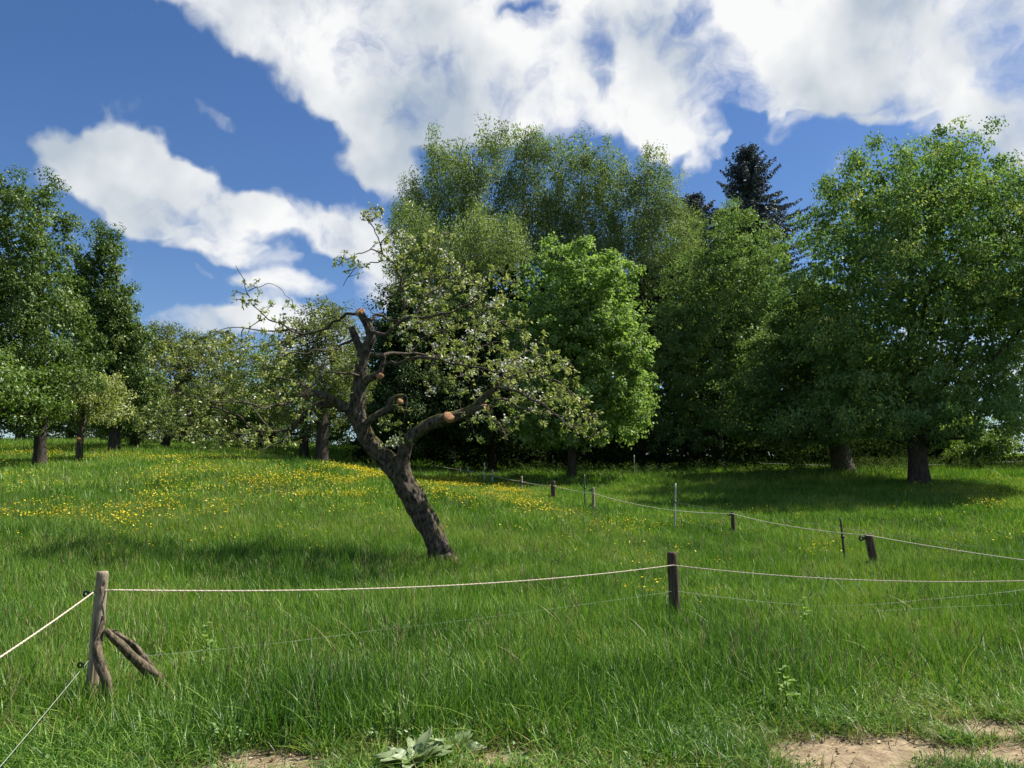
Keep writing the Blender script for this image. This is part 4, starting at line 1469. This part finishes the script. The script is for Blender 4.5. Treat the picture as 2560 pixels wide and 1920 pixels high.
branch_thing('prop_branch', 'crooked bark covered branch standing upright against the corner post', [[(262, 1790, 6.28, .030), (266, 1745, 6.28, .034), (268, 1715, 6.28, .035), (262, 1690, 6.28, .037), (250, 1657, 6.29, .038), (243, 1625, 6.3, .034), (247, 1598, 6.33, .028), (256, 1565, 6.37, .021), (260, 1540, 6.4, .018)]])
branch_thing('forked_branch', 'forked branch leaning on the right side of the corner post', [
    [(446, 1765, 6.85, .03), (412, 1718, 6.78, .034), (388, 1690, 6.7, .044), (360, 1668, 6.62, .042), (330, 1640, 6.5, .036), (300, 1610, 6.42, .032), (275, 1587, 6.36, .027), (264, 1574, 6.34, .021)],
    [(392, 1694, 6.76, .028), (376, 1672, 6.74, .029), (360, 1645, 6.7, .027), (340, 1620, 6.66, .025), (315, 1600, 6.6, .023), (290, 1583, 6.58, .020), (276, 1576, 6.58, .017)]])


# ------------------------------------------------------------------ grass and flowers
def scatter(name, pts, rot, scl, pick, protos, kind, label=None, cat=None):
    """One object whose points carry instances of the given plant meshes."""
    me = bpy.data.meshes.new(name)
    me.vertices.add(len(pts))
    me.vertices.foreach_set('co', np.asarray(pts, np.float32).ravel())
    a = me.attributes.new('rot', 'FLOAT_VECTOR', 'POINT')
    a.data.foreach_set('vector', np.asarray(rot, np.float32).ravel())
    a = me.attributes.new('scl', 'FLOAT_VECTOR', 'POINT')
    a.data.foreach_set('vector', np.asarray(scl, np.float32).ravel())
    a = me.attributes.new('pick', 'INT', 'POINT')
    a.data.foreach_set('value', np.asarray(pick, np.int32))
    ob = link(name, me)
    ng = bpy.data.node_groups.new(name, 'GeometryNodeTree')
    ng.interface.new_socket('Geometry', in_out='INPUT', socket_type='NodeSocketGeometry')
    ng.interface.new_socket('Geometry', in_out='OUTPUT', socket_type='NodeSocketGeometry')
    gi = ng.nodes.new('NodeGroupInput')
    go = ng.nodes.new('NodeGroupOutput')
    iop = ng.nodes.new('GeometryNodeInstanceOnPoints')
    jn = ng.nodes.new('GeometryNodeJoinGeometry')
    for p in protos:
        oi = ng.nodes.new('GeometryNodeObjectInfo')
        oi.inputs['As Instance'].default_value = True
        oi.inputs['Object'].default_value = p
        ng.links.new(oi.outputs['Geometry'], jn.inputs[0])
    ng.links.new(gi.outputs[0], iop.inputs['Points'])
    ng.links.new(jn.outputs[0], iop.inputs['Instance'])
    iop.inputs['Pick Instance'].default_value = True

    def attr(nm, typ, sock):
        n = ng.nodes.new('GeometryNodeInputNamedAttribute')
        n.data_type = typ
        n.inputs['Name'].default_value = nm
        ng.links.new(n.outputs['Attribute'], iop.inputs[sock])
    attr('rot', 'FLOAT_VECTOR', 'Rotation')
    attr('scl', 'FLOAT_VECTOR', 'Scale')
    attr('pick', 'INT', 'Instance Index')
    ng.links.new(iop.outputs[0], go.inputs[0])
    md = ob.modifiers.new('plants', 'NODES')
    md.node_group = ng
    tag(ob, label, cat, kind=kind)
    return ob


def grass_mat(name, c0, c1, c2, dry=(0.30, 0.26, 0.10)):
    m = new_mat(name)
    t = m.node_tree
    L = t.links.new
    out = N(t, 'ShaderNodeOutputMaterial')
    at = N(t, 'ShaderNodeAttribute')
    at.attribute_name = 'tint'
    g = N(t, 'ShaderNodeNewGeometry')
    n1 = N(t, 'ShaderNodeTexNoise')
    n1.inputs['Scale'].default_value = 0.35
    n1.inputs['Detail'].default_value = 5
    L(g.outputs['Position'], n1.inputs['Vector'])
    fac = math_node(t, 'ADD', at.outputs['Fac'], math_node(t, 'MULTIPLY', math_node(t, 'SUBTRACT', n1.outputs['Fac'], .5), 1.5), clamp=True)
    ramp = N(t, 'ShaderNodeValToRGB')
    cr = ramp.color_ramp
    cr.elements.new(.5)
    cr.elements.new(.97)
    for e, (p, c) in zip(cr.elements, [(0.05, c0), (.5, c1), (.93, c2), (1, dry)]):
        e.position = p
        e.color = (*c, 1)
    L(fac, ramp.inputs[0])
    d = N(t, 'ShaderNodeBsdfDiffuse')
    L(ramp.outputs[0], d.inputs[0])
    tm = N(t, 'ShaderNodeMix', data_type='RGBA', blend_type='MULTIPLY')
    tm.inputs[0].default_value = 1
    L(ramp.outputs[0], tm.inputs[6])
    tm.inputs[7].default_value = (1.15, 1.3, .5, 1)
    tr = N(t, 'ShaderNodeBsdfTranslucent')
    L(tm.outputs[2], tr.inputs[0])
    mx = N(t, 'ShaderNodeMixShader')
    mx.inputs[0].default_value = .32
    L(d.outputs[0], mx.inputs[1])
    L(tr.outputs[0], mx.inputs[2])
    gl = N(t, 'ShaderNodeBsdfGlossy')
    gl.inputs['Roughness'].default_value = .42
    m2 = N(t, 'ShaderNodeMixShader')
    m2.inputs[0].default_value = .022
    L(mx.outputs[0], m2.inputs[1])
    L(gl.outputs[0], m2.inputs[2])
    L(m2.outputs[0], out.inputs[0])
    return m


M['grass'] = grass_mat('grass', (0.036, 0.092, 0.014), (0.125, 0.255, 0.027), (0.29, 0.40, 0.068))


M['lush'] = grass_mat('lush_grass', (0.027, 0.074, 0.014), (0.098, 0.215, 0.027), (0.26, 0.37, 0.068))
M['clover'] = leaf_mat('clover_leaf', [(0, (0.05, 0.11, 0.025)), (1, (0.16, 0.26, 0.07))], .3, (1.1, 1.2, .6), .05)
M['seed'] = leaf_mat('seed_head', [(0, (0.12, 0.13, 0.05)), (1, (0.25, 0.21, 0.11))], .2, (1, 1, .8), .02)
M['straw'] = grass_mat('straw', (0.09, 0.12, 0.025), (0.20, 0.20, 0.065), (0.34, 0.29, 0.13))


def grass_proto(name, seed, n, R_, h, w, segs=4, lean=.25, bend=.5, hv=.35, mat='grass'):
    rng = np.random.default_rng(seed)
    a = rng.uniform(0, 2 * np.pi, n)
    r = R_ * np.sqrt(rng.random(n))
    B = np.stack([np.cos(a) * r, np.sin(a) * r, np.full(n, -.03)], -1)
    H = h * np.clip(rng.normal(1, hv, n), .25, 1.9)
    da = rng.uniform(0, 2 * np.pi, n)
    dirv = np.stack([np.cos(da), np.sin(da), 0 * da], -1)
    side = np.stack([-np.sin(da), np.cos(da), 0 * da], -1)
    tw = rng.uniform(-1, 1, n)[:, None]
    side = unit(side + dirv * tw)
    ln = rng.normal(0, lean, n)[:, None] * H[:, None]
    bd = np.abs(rng.normal(0, bend, n))[:, None] * H[:, None]
    ww = w * rng.uniform(.6, 1.3, n)[:, None]
    V = []
    for k in range(segs):
        f = k / segs
        c = B + dirv * (ln * f + bd * f ** 2.2) + np.array((0, 0, 1.0)) * (H[:, None] * (f - .28 * f ** 2 * np.minimum(bd / H[:, None], 1.2)))
        wk = ww * (1 - .55 * f ** 1.5) * .5
        V += [c - side * wk, c + side * wk]
    f = 1
    V.append(B + dirv * (ln + bd) + np.array((0, 0, 1.0)) * (H[:, None] * (1 - .28 * np.minimum(bd / H[:, None], 1.2))))
    m = 2 * segs + 1
    Vv = np.stack(V, 1).reshape(-1, 3)
    o = np.arange(n)[:, None] * m
    q = np.vstack([np.hstack([o + 2 * k, o + 2 * k + 1, o + 2 * k + 3, o + 2 * k + 2]) for k in range(segs - 1)])
    tri = np.hstack([o + 2 * segs - 2, o + 2 * segs - 1, o + 2 * segs])
    tint = np.clip(rng.normal(.48, .26, n), 0, .95)
    tint[rng.random(n) < .02] = 1.0
    me = mesh_np(name, Vv, [q, tri], M[mat], {'tint': ('FACE', np.concatenate([np.tile(tint, segs - 1), tint]))})
    return bpy.data.objects.new(name, me)


def jitter_grid(rng, x0, x1, y0, y1, step):
    gx, gy = np.meshgrid(np.arange(x0, x1, step), np.arange(y0, y1, step))
    x = gx.ravel() + rng.uniform(-.5, .5, gx.size) * step
    y = gy.ravel() + rng.uniform(-.5, .5, gx.size) * step
    return x, y


def place(name, protos, x, y, hscale, rng, label, sxy=None, tilt=.06):
    n = len(x)
    z = ground(x, y)
    rot = np.stack([rng.normal(0, tilt, n), rng.normal(0, tilt, n), rng.uniform(0, 2 * np.pi, n)], -1)
    sx = np.ones(n) if sxy is None else sxy
    return scatter(name, np.stack([x, y, z], -1), rot, np.stack([sx, sx, hscale], -1), rng.integers(0, len(protos), n), protos, 'stuff', label, 'grass')


def build_grass():
    rng = np.random.default_rng(99)

    def wedge(x, y, m=2.5):
        return np.abs(x) < .70 * y + m
    # near: small tufts
    x, y = jitter_grid(rng, -9, 9, 2.6, 9.6, .072)
    dm = dirt(x, y)
    k = wedge(x, y, 1.6) & (rng.random(len(x)) > dm * 1.02)
    x, y, dm = x[k], y[k], dm[k]
    edge = np.clip((y - 4.9) / 1.3, 0, 1)               # trampled short grass along the path, long grass beyond
    edge = np.where(x > 1.0, np.clip((y - 5.6 - .30 * (x - 1.0)) / 1.6, 0, 1), edge)
    hs = (.30 + .70 * edge * edge * (3 - 2 * edge)) * (1 - .6 * dm) * (.35 + 1.3 * fbm2(x * 1.3, y * 1.3, 31, 3))
    hs = hs * (1 - .5 * np.exp(-(((x + 3.2) / .7) ** 2 + ((y - 5.9) / .7) ** 2)))
    pr_ = [grass_proto('tuft_%d' % i, 100 + i, 22, .075, .26, .0076, 4, .16, .42, mat='lush') for i in range(5)]
    place('near_grass', pr_, x, y, hs, rng, 'long green grass in the foreground by the fence')
    x, y = jitter_grid(rng, -16, 16, 9.2, 21, .26)
    k = wedge(x, y)
    x, y = x[k], y[k]
    hs = .35 + 1.3 * fbm2(x * .9, y * .9, 32, 3)
    for tx, td in ((690, 15.6), (765, 13.6), (880, 14.2), (1980, 19.0), (560, 14.5), (1350, 13.0), (300, 13.5), (2250, 14.5)):
        g = on_ground(tx, td)
        hs = hs * (1 + .8 * np.exp(-(((x - g[0]) / .3) ** 2 + ((y - g[1]) / .3) ** 2)))
    pr_ = [grass_proto('sward_%d' % i, 110 + i, 230, .24, .25, .0085, 3, .16, .40, mat='lush' if i < 2 else 'grass') for i in range(4)]
    place('meadow_grass', pr_, x, y, hs, rng, 'long green grass round the leaning apple tree')
    x, y = jitter_grid(rng, -29, 29, 20.5, 40, .6)
    k = wedge(x, y)
    x, y = x[k], y[k]
    hs = .8 + .45 * fbm2(x * .5, y * .5, 33, 3)
    pr_ = [grass_proto('patch_%d' % i, 120 + i, 440, .55, .24, .017, 3, .18, .40) for i in range(3)]
    place('far_grass', pr_, x, y, hs, rng, 'sunlit grass on the rise under the orchard trees')
    x, y = jitter_grid(rng, -64, 64, 39, 92, 1.3)
    k = wedge(x, y)
    x, y = x[k], y[k]
    hs = .85 + .4 * fbm2(x * .3, y * .3, 34, 3)
    pr_ = [grass_proto('crest_%d' % i, 130 + i, 620, 1.15, .34, .034, 2, .2, .35) for i in range(3)]
    place('crest_grass', pr_, x, y, hs, rng, 'distant grass up to the crest of the meadow')
    x, y = jitter_grid(rng, -5, 5.5, 4.0, 7.2, .09)
    dm = dirt(x, y)
    near = np.clip(dirt(x + .12, y) + dirt(x - .12, y) + dirt(x, y + .15) + dirt(x, y - .12), 0, 1)
    k = ((near > .12) | ((x > 1.4) & (y < 5.3 + .30 * (x - 1)) & (fbm2(x * 1.5, y * 1.5, 47, 3) > .42))) & (dm < .95) & (rng.random(len(x)) < .75)
    x, y = x[k], y[k]
    pr_ = [grass_proto('straw_%d' % i, 150 + i, 14, .07, .11, .0055, 3, .5, 1.0, mat='straw') for i in range(4)]
    place('dry_grass', pr_, x, y, .6 + .6 * rng.random(len(x)), rng, 'short dry yellowish grass round the bare earth')
    # a few long flowering stalks and wide blades in front
    x = rng.uniform(-6, 6, 500)
    y = rng.uniform(5.2, 12, 500)
    k = wedge(x, y, .5) & (dirt(x, y) < .2)
    x, y = x[k], y[k]
    pr_ = [grass_proto('stalk_%d' % i, 140 + i, 4, .06, .42, .006, 5, .28, .75, mat='lush') for i in range(4)]
    place('tall_grass', pr_, x, y, np.clip((y - 4.8) / 1.5, .35, 1), rng, 'scattered taller arching grass blades in the foreground')

    x = rng.uniform(-6, 6, 2600)
    y = rng.uniform(4.2, 11, 2600)
    dm = dirt(x, y)
    k = wedge(x, y, .5) & (dm < .8) & (dirt(x, y - .25) + dirt(x + .2, y) + dirt(x - .2, y) > .1) & (y < 6.2) & (rng.random(2600) < .09)
    x, y = x[k], y[k]
    pr_ = []
    for i in range(4):
        r2 = np.random.default_rng(170 + i)
        n = 34
        a = r2.uniform(0, 6.28, n)
        rr = .11 * np.sqrt(r2.random(n))
        C = np.stack([np.cos(a) * rr, np.sin(a) * rr, r2.uniform(.03, .17, n)], -1)
        ax = np.stack([np.cos(a), np.sin(a), r2.uniform(-.3, .8, n)], -1)
        nr = r2.normal(size=(n, 3)) * .45 + np.array((0, 0, 1.0))
        ln = r2.uniform(.02, .042, n)
        V, f = leaf_mesh_arrays(r2, C, ax, nr, ln, ln * r2.uniform(.4, .8, n), .12)
        pr_.append(bpy.data.objects.new('weed_%d' % i, mesh_np('weed_%d' % i, V, f, M['clover'], {'tint': ('FACE', np.repeat(r2.random(n), 2))})))
    place('low_weeds', pr_, x, y, .7 + .6 * rng.random(len(x)), rng, 'small broad leaved weeds between the foreground grass')

    x = rng.uniform(-14, 14, 2400)
    y = rng.uniform(5.6, 24, 2400)
    k = wedge(x, y, .5) & (dirt(x, y) < .1) & (fbm2(x * .6, y * .6, 43, 3) > .47)
    x, y = x[k], y[k]
    pr_ = []
    for i in range(4):
        r2 = np.random.default_rng(190 + i)
        parts = []
        for q in range(3):
            a = r2.uniform(0, 6.28)
            h = r2.uniform(.32, .5)
            ln = r2.uniform(.04, .14)
            b0 = np.array((r2.normal(0, .06), r2.normal(0, .06), 0))
            st = np.array([b0, b0 + (math.cos(a) * ln * .3, math.sin(a) * ln * .3, h * .6), b0 + (math.cos(a) * ln, math.sin(a) * ln, h)])
            parts.append(sweep(st, [.0022, .0018, .0014], 3))
            dv = unit(st[2] - st[1])
            hd = np.array([st[2] - dv * .01, st[2] + dv * .02, st[2] + dv * .05, st[2] + dv * .075])
            parts.append(sweep(hd, [.001, .005, .004, .001], 4))
        V, fs = join(parts)
        nf = sum(len(f) for f in fs)
        pr_.append(bpy.data.objects.new('seed_%d' % i, mesh_np('seed_%d' % i, V, fs, M['seed'], {'tint': ('FACE', r2.random(nf))})))
    place('seed_heads', pr_, x, y, .8 + .4 * rng.random(len(x)), rng, 'thin flowering grass stalks with small brownish seed heads')


build_grass()


def flower_proto(name, seed, heads, h=.5, rad=.12, size=.026):
    rng = np.random.default_rng(seed)
    V4, F4, T, mats = [], [], [], []
    parts, pv = [], []
    o = 0
    VV, FF, MI = [], [], []
    for i in range(heads):
        a = rng.uniform(0, 6.28)
        r = rad * math.sqrt(rng.random())
        hh = h * rng.uniform(.82, 1.12)
        top = np.array((math.cos(a) * r, math.sin(a) * r, hh))
        nrm = unit(rng.normal(size=3) * .5 + np.array((0, -.2, 1.0)))
        t1 = unit(np.cross(nrm, rng.normal(size=3)))
        t2 = np.cross(nrm, t1)
        for p in range(5):
            b = 2 * math.pi * p / 5
            ax = math.cos(b) * t1 + math.sin(b) * t2 + .35 * nrm
            v, f = leaf_mesh_arrays(rng, top[None], ax[None], nrm[None], size * .58, size * .62, .12)
            VV.append(v)
            FF.append(f + o)
            MI += [0] * len(f)
            o += len(v)
        st = np.array([top * (.25, .25, 0), top * (.6, .6, .55), top])
        v, f = sweep(st, [.0022, .002, .0016], 3, None, False)
        ff = np.vstack([f[0][:, [0, 1, 2]], f[0][:, [0, 2, 3]]])
        VV.append(v)
        FF.append(ff + o)
        MI += [1] * len(ff)
        o += len(v)
    me = mesh_np(name, np.vstack(VV), np.vstack(FF), M['petal_yellow'], {'tint': ('FACE', rng.random(len(MI)))})
    me.materials.append(M['grass'])
    me.polygons.foreach_set('material_index', np.array(MI, np.int32))
    return me


def to_px(x, y, z):
    X, Y, Z = x, y, z - CAMZ
    f_ = Y * CT + Z * ST
    u_ = -Y * ST + Z * CT
    return 1280 + F * X / f_, 960 - F * u_ / f_


def build_flowers():
    rng = np.random.default_rng(123)
    n = 150000
    y = np.sqrt(rng.uniform(14.0 ** 2, 75.0 ** 2, n))
    x = rng.uniform(-.72, .72, n) * y
    z = ground(x, y)
    px, py = to_px(x, y, z + .32)
    D = np.zeros(n)
    for cx, cyy, rx, ry, s in [(160, 1265, 150, 26, .6), (140, 1280, 60, 16, .55), (290, 1290, 80, 22, .45), (420, 1255, 90, 26, .5), (560, 1270, 70, 24, .55), (640, 1245, 160, 34, .4), (700, 1190, 140, 22, .9), (850, 1185, 110, 26, .9), (600, 1205, 120, 26, .55), (880, 1240, 90, 30, .6), (760, 1255, 90, 24, .45),
                               (500, 1185, 160, 40, .35), (1130, 1210, 90, 18, 1.0), (1210, 1225, 110, 26, .55), (1310, 1255, 60, 20, .5), (1320, 1275, 30, 10, .5), (960, 1280, 50, 16, .25), (150, 1125, 250, 16, .28), (450, 1130, 200, 14, .18), (40, 1200, 90, 40, .2), (1400, 1270, 60, 14, .3), (1560, 1310, 120, 16, .16), (1780, 1320, 120, 22, .10), (2030, 1365, 60, 12, .25), (2450, 1215, 110, 16, .35), (2500, 1240, 100, 24, .15), (1350, 1215, 60, 8, .3)]:
        D = np.maximum(D, s * np.exp(-(((px - cx) / rx) ** 2 + ((py - cyy) / ry) ** 2)))
    patch = fbm2(x * .9, y * .5, 71, 3)
    D = D * np.clip((patch - .36) / .25, 0, 1.3) + .006
    k = rng.random(n) < D * 1.0
    x, y, z = x[k], y[k], z[k]
    protos = [bpy.data.objects.new('buttercup_tuft_%d' % i, flower_proto('buttercup_tuft_%d' % i, 200 + i, 7, .34, .36, .034)) for i in range(4)]
    m = len(x)
    rot = np.stack([rng.normal(0, .05, m), rng.normal(0, .05, m), rng.uniform(0, 6.28, m)], -1)
    s = rng.uniform(.85, 1.15, m)
    scatter('buttercups', np.stack([x, y, z], -1), rot, np.stack([s, s, s], -1), rng.integers(0, 4, m), protos, 'stuff', 'drifts of yellow buttercups over the rising meadow', 'flowers')
    # the nearer ones that can be told apart
    metas = [flower_proto('buttercup', 300 + i, 1, .46, .03, .034) for i in range(4)]

    def single(px, py, d, label, group, i):
        g = on_ground(px, d)
        o = link('buttercup', metas[i % 4], None, tuple(g))
        top = P(px, py, d)[2]
        sc = max(.5, (top - g[2]) / .46)
        o.scale = (1, 1, sc)
        o.rotation_euler = (0, 0, rng.uniform(0, 6.28))
        tag(o, label, 'buttercup', group)
    for i, (px, py) in enumerate([(1545, 1445), (1560, 1455), (1590, 1442), (1598, 1450), (1603, 1460), (1612, 1468), (1618, 1462), (1632, 1455), (1640, 1448), (1628, 1468), (1575, 1468), (1590, 1472), (1645, 1440), (1655, 1462), (1570, 1440)]):
        single(px, py, 10.8 + rng.uniform(-.3, .3), 'yellow buttercup in the cluster just left of the middle post', 'buttercups left of the middle post', i)
    for i, (px, py) in enumerate([(1716, 1480), (1760, 1483), (1772, 1484), (1765, 1490), (1748, 1500)]):
        single(px, py, 10.4 + rng.uniform(-.2, .2), 'yellow buttercup standing just right of the middle post', 'buttercups right of the middle post', i)
    for i, (px, py) in enumerate([(2030, 1358), (2040, 1362), (2050, 1366), (2022, 1370), (2046, 1374), (2090, 1362), (2094, 1370), (2015, 1376), (2062, 1355)]):
        single(px, py, 18.5 + rng.uniform(-.4, .4), 'yellow buttercup left of the thin dark rod', 'buttercups by the dark rod', i)


build_flowers()


# ------------------------------------------------------------------ plants and litter on the bare earth
M['dock'] = leaf_mat('dock_leaf', [(0, (0.13, 0.19, 0.07)), (1, (0.32, 0.38, 0.20))], .3, (1.1, 1.2, .6), .06, .45)
M['litter'] = leaf_mat('litter', [(0, (0.16, 0.10, 0.055)), (.6, (0.34, 0.23, 0.13)), (1, (0.5, 0.40, 0.26))], .1, (1, 1, 1), .05)


def broad_leaf(rng, ln, wd, curl=.5, wave=.12):
    n, m = 9, 5
    f = np.linspace(0, 1, n)
    prof = np.sin(np.pi * np.clip(f, .02, 1) ** .75) ** .8 * wd * .5
    prof[0] = wd * .06
    V = []
    for i in range(n):
        for j in range(m):
            t = (j / (m - 1) - .5) * 2
            V.append((f[i] * ln, t * prof[i], abs(t) * prof[i] * .35 + math.sin(f[i] * 9 + t * 2.5) * wd * wave * abs(t) - curl * ln * f[i] ** 2 * .5 + .3 * ln * f[i]))
    i = np.arange(n * m).reshape(n, m)
    fc = np.stack([i[:-1, :-1], i[1:, :-1], i[1:, 1:], i[:-1, 1:]], -1).reshape(-1, 4)
    return np.array(V), fc


def dock_plant(px, py, label, n, ln, seed, name='dock_plant', lift=.35):
    rng = np.random.default_rng(seed)
    x, y = flat_hit(px, py)
    g = (x, y, gz(x, y) - .02)
    root = thing(name, g, label, 'plant')
    for i in range(n):
        s = ln * rng.uniform(.6, 1.1)
        V, f = broad_leaf(rng, s, s * rng.uniform(.34, .48), rng.uniform(.2, 1.0))
        o = link('leaf', mesh_np('dock_leaf', V, f, M['dock'], {'tint': ('FACE', np.clip(rng.normal(.5, .25) + rng.normal(0, .08, len(f)), 0, 1))}, True), root, (0, 0, .02))
        o.rotation_euler = (rng.normal(0, .25), -rng.uniform(-.1, lift * 2.2), i * 2.4 + rng.normal(0, .3))


dock_plant(1040, 1925, 'broad leaved pale green dock plant at the bottom centre', 22, .25, 1)
dock_plant(1135, 1895, 'smaller dock plant right behind the broad dock at the bottom', 14, .21, 2)
dock_plant(900, 1930, 'low dock rosette at the bottom left of the broad dock', 12, .13, 3, lift=.15)


def herb(px, py, H, label, seed):
    rng = np.random.default_rng(seed)
    x, y = flat_hit(px, py)
    g = np.array((x, y, gz(x, y)))
    root = thing('herb', g, label, 'plant')
    f = np.linspace(0, 1, 8)
    st = np.stack([.03 * np.sin(f * 3), 0 * f, H * f], -1)
    link('stem', mesh_np('herb_stem', *sweep(st, .004 * (1 - .5 * f), 6), M['grass'], {}, True), root)
    for k in range(10):
        z = H * (.35 + .65 * k / 9)
        s = .10 * (1.1 - .5 * k / 9)
        V, fc = broad_leaf(rng, s, s * .55, .6)
        o = link('leaf', mesh_np('herb_leaf', V, fc, GREEN['maple'], {'tint': ('FACE', np.full(len(fc), rng.uniform(.4, 1)))}, True), root, (.03 * math.sin(3 * z / H), 0, z))
        o.rotation_euler = (0, -rng.uniform(0, .4), k * math.pi / 2 + (k // 2) * .5 + (math.pi if k % 2 else 0))


herb(1960, 1790, .34, 'small leafy light green herb standing in the grass at lower right', 1)
herb(505, 1700, .5, 'leafy herb growing in the grass right of the forked branch', 2)
herb(2010, 1600, .5, 'leafy herb growing in the long grass below the stout post', 3)


def build_litter():
    rng = np.random.default_rng(8)
    n = 9000
    x = rng.uniform(-4.5, 4.8, n)
    y = rng.uniform(4.0, 7.0, n)
    k = rng.random(n) < dirt(x, y) * .5
    x, y = x[k], y[k]
    C = np.stack([x, y, ground(x, y) + .004 - .02 * dirt(x, y)], -1)
    m = len(C)
    ax = rng.normal(size=(m, 3)) * (1, 1, .12)
    nr = rng.normal(size=(m, 3)) * (.35, .35, .1) + np.array((0, 0, 1.0))
    s = rng.uniform(.012, .05, m)
    V, f = leaf_mesh_arrays(rng, C, ax, nr, s, s * rng.uniform(.12, .7, m), .2)
    o = link('leaf_litter', mesh_np('leaf_litter', V, f, M['litter'], {'tint': ('FACE', np.repeat(rng.random(m), 2))}))
    tag(o, 'dry brown leaf bits and straw on the bare earth', 'litter', kind='stuff')


build_litter()


def build_pebbles():
    rng = np.random.default_rng(9)
    n = 5000
    x = rng.uniform(-4.5, 4.8, n)
    y = rng.uniform(4.0, 7.0, n)
    k = rng.random(n) < dirt(x, y) * .22
    x, y = x[k], y[k]
    m = len(x)
    C = np.stack([x, y, ground(x, y) - .012 * dirt(x, y)], -1)
    o8 = np.array([(1, 0, 0), (.5, .85, .1), (-.5, .8, -.1), (-1, 0, .1), (-.45, -.85, 0), (.5, -.8, .1), (.1, .1, .7), (0, 0, -.6)], float)
    sz = rng.uniform(.004, .016, m) * np.where(rng.random(m) < .06, 1.9, 1)
    V = C[:, None] + o8[None] * rng.uniform(.65, 1.25, (m, 8, 1)) * sz[:, None, None]
    tri = np.array([(i, (i + 1) % 6, 6) for i in range(6)] + [((i + 1) % 6, i, 7) for i in range(6)])
    f = (tri[None] + np.arange(m)[:, None, None] * 8).reshape(-1, 3)
    o = link('pebbles', mesh_np('pebbles', V.reshape(-1, 3), f, M['soil_crumb']))
    tag(o, 'small stones and crumbs of earth on the bare patches', 'pebbles', kind='stuff')


M['soil_crumb'] = plain_mat('soil_crumb', (0.24, 0.185, 0.12), .95, .4, 35)
build_pebbles()


def build_edge_weeds():
    """Tall weeds with pale flower heads along the shaded foot of the wood."""
    rng = np.random.default_rng(61)
    n = 900
    px = np.concatenate([rng.uniform(1280, 2300, 600), rng.uniform(2100, 2560, 300)])
    d = np.concatenate([rng.uniform(38, 45, 600), rng.uniform(41, 46, 300)])
    x = (px - 1280) / F * d / CT
    z = ground(x, d) + rng.uniform(.3, .9, n)
    C = np.stack([x, d, z], -1)
    V, f, t = crown_leaves(rng, C, None, 16, (.14, .14, .14), .08, .045, .6, .1, .7, .2)
    o = link('edge_weeds', mesh_np('edge_weeds', V, f, GREEN['weed'], {'tint': ('FACE', t)}))
    tag(o, 'tall leafy weeds along the shaded foot of the wood', 'weeds', kind='stuff')


build_edge_weeds()
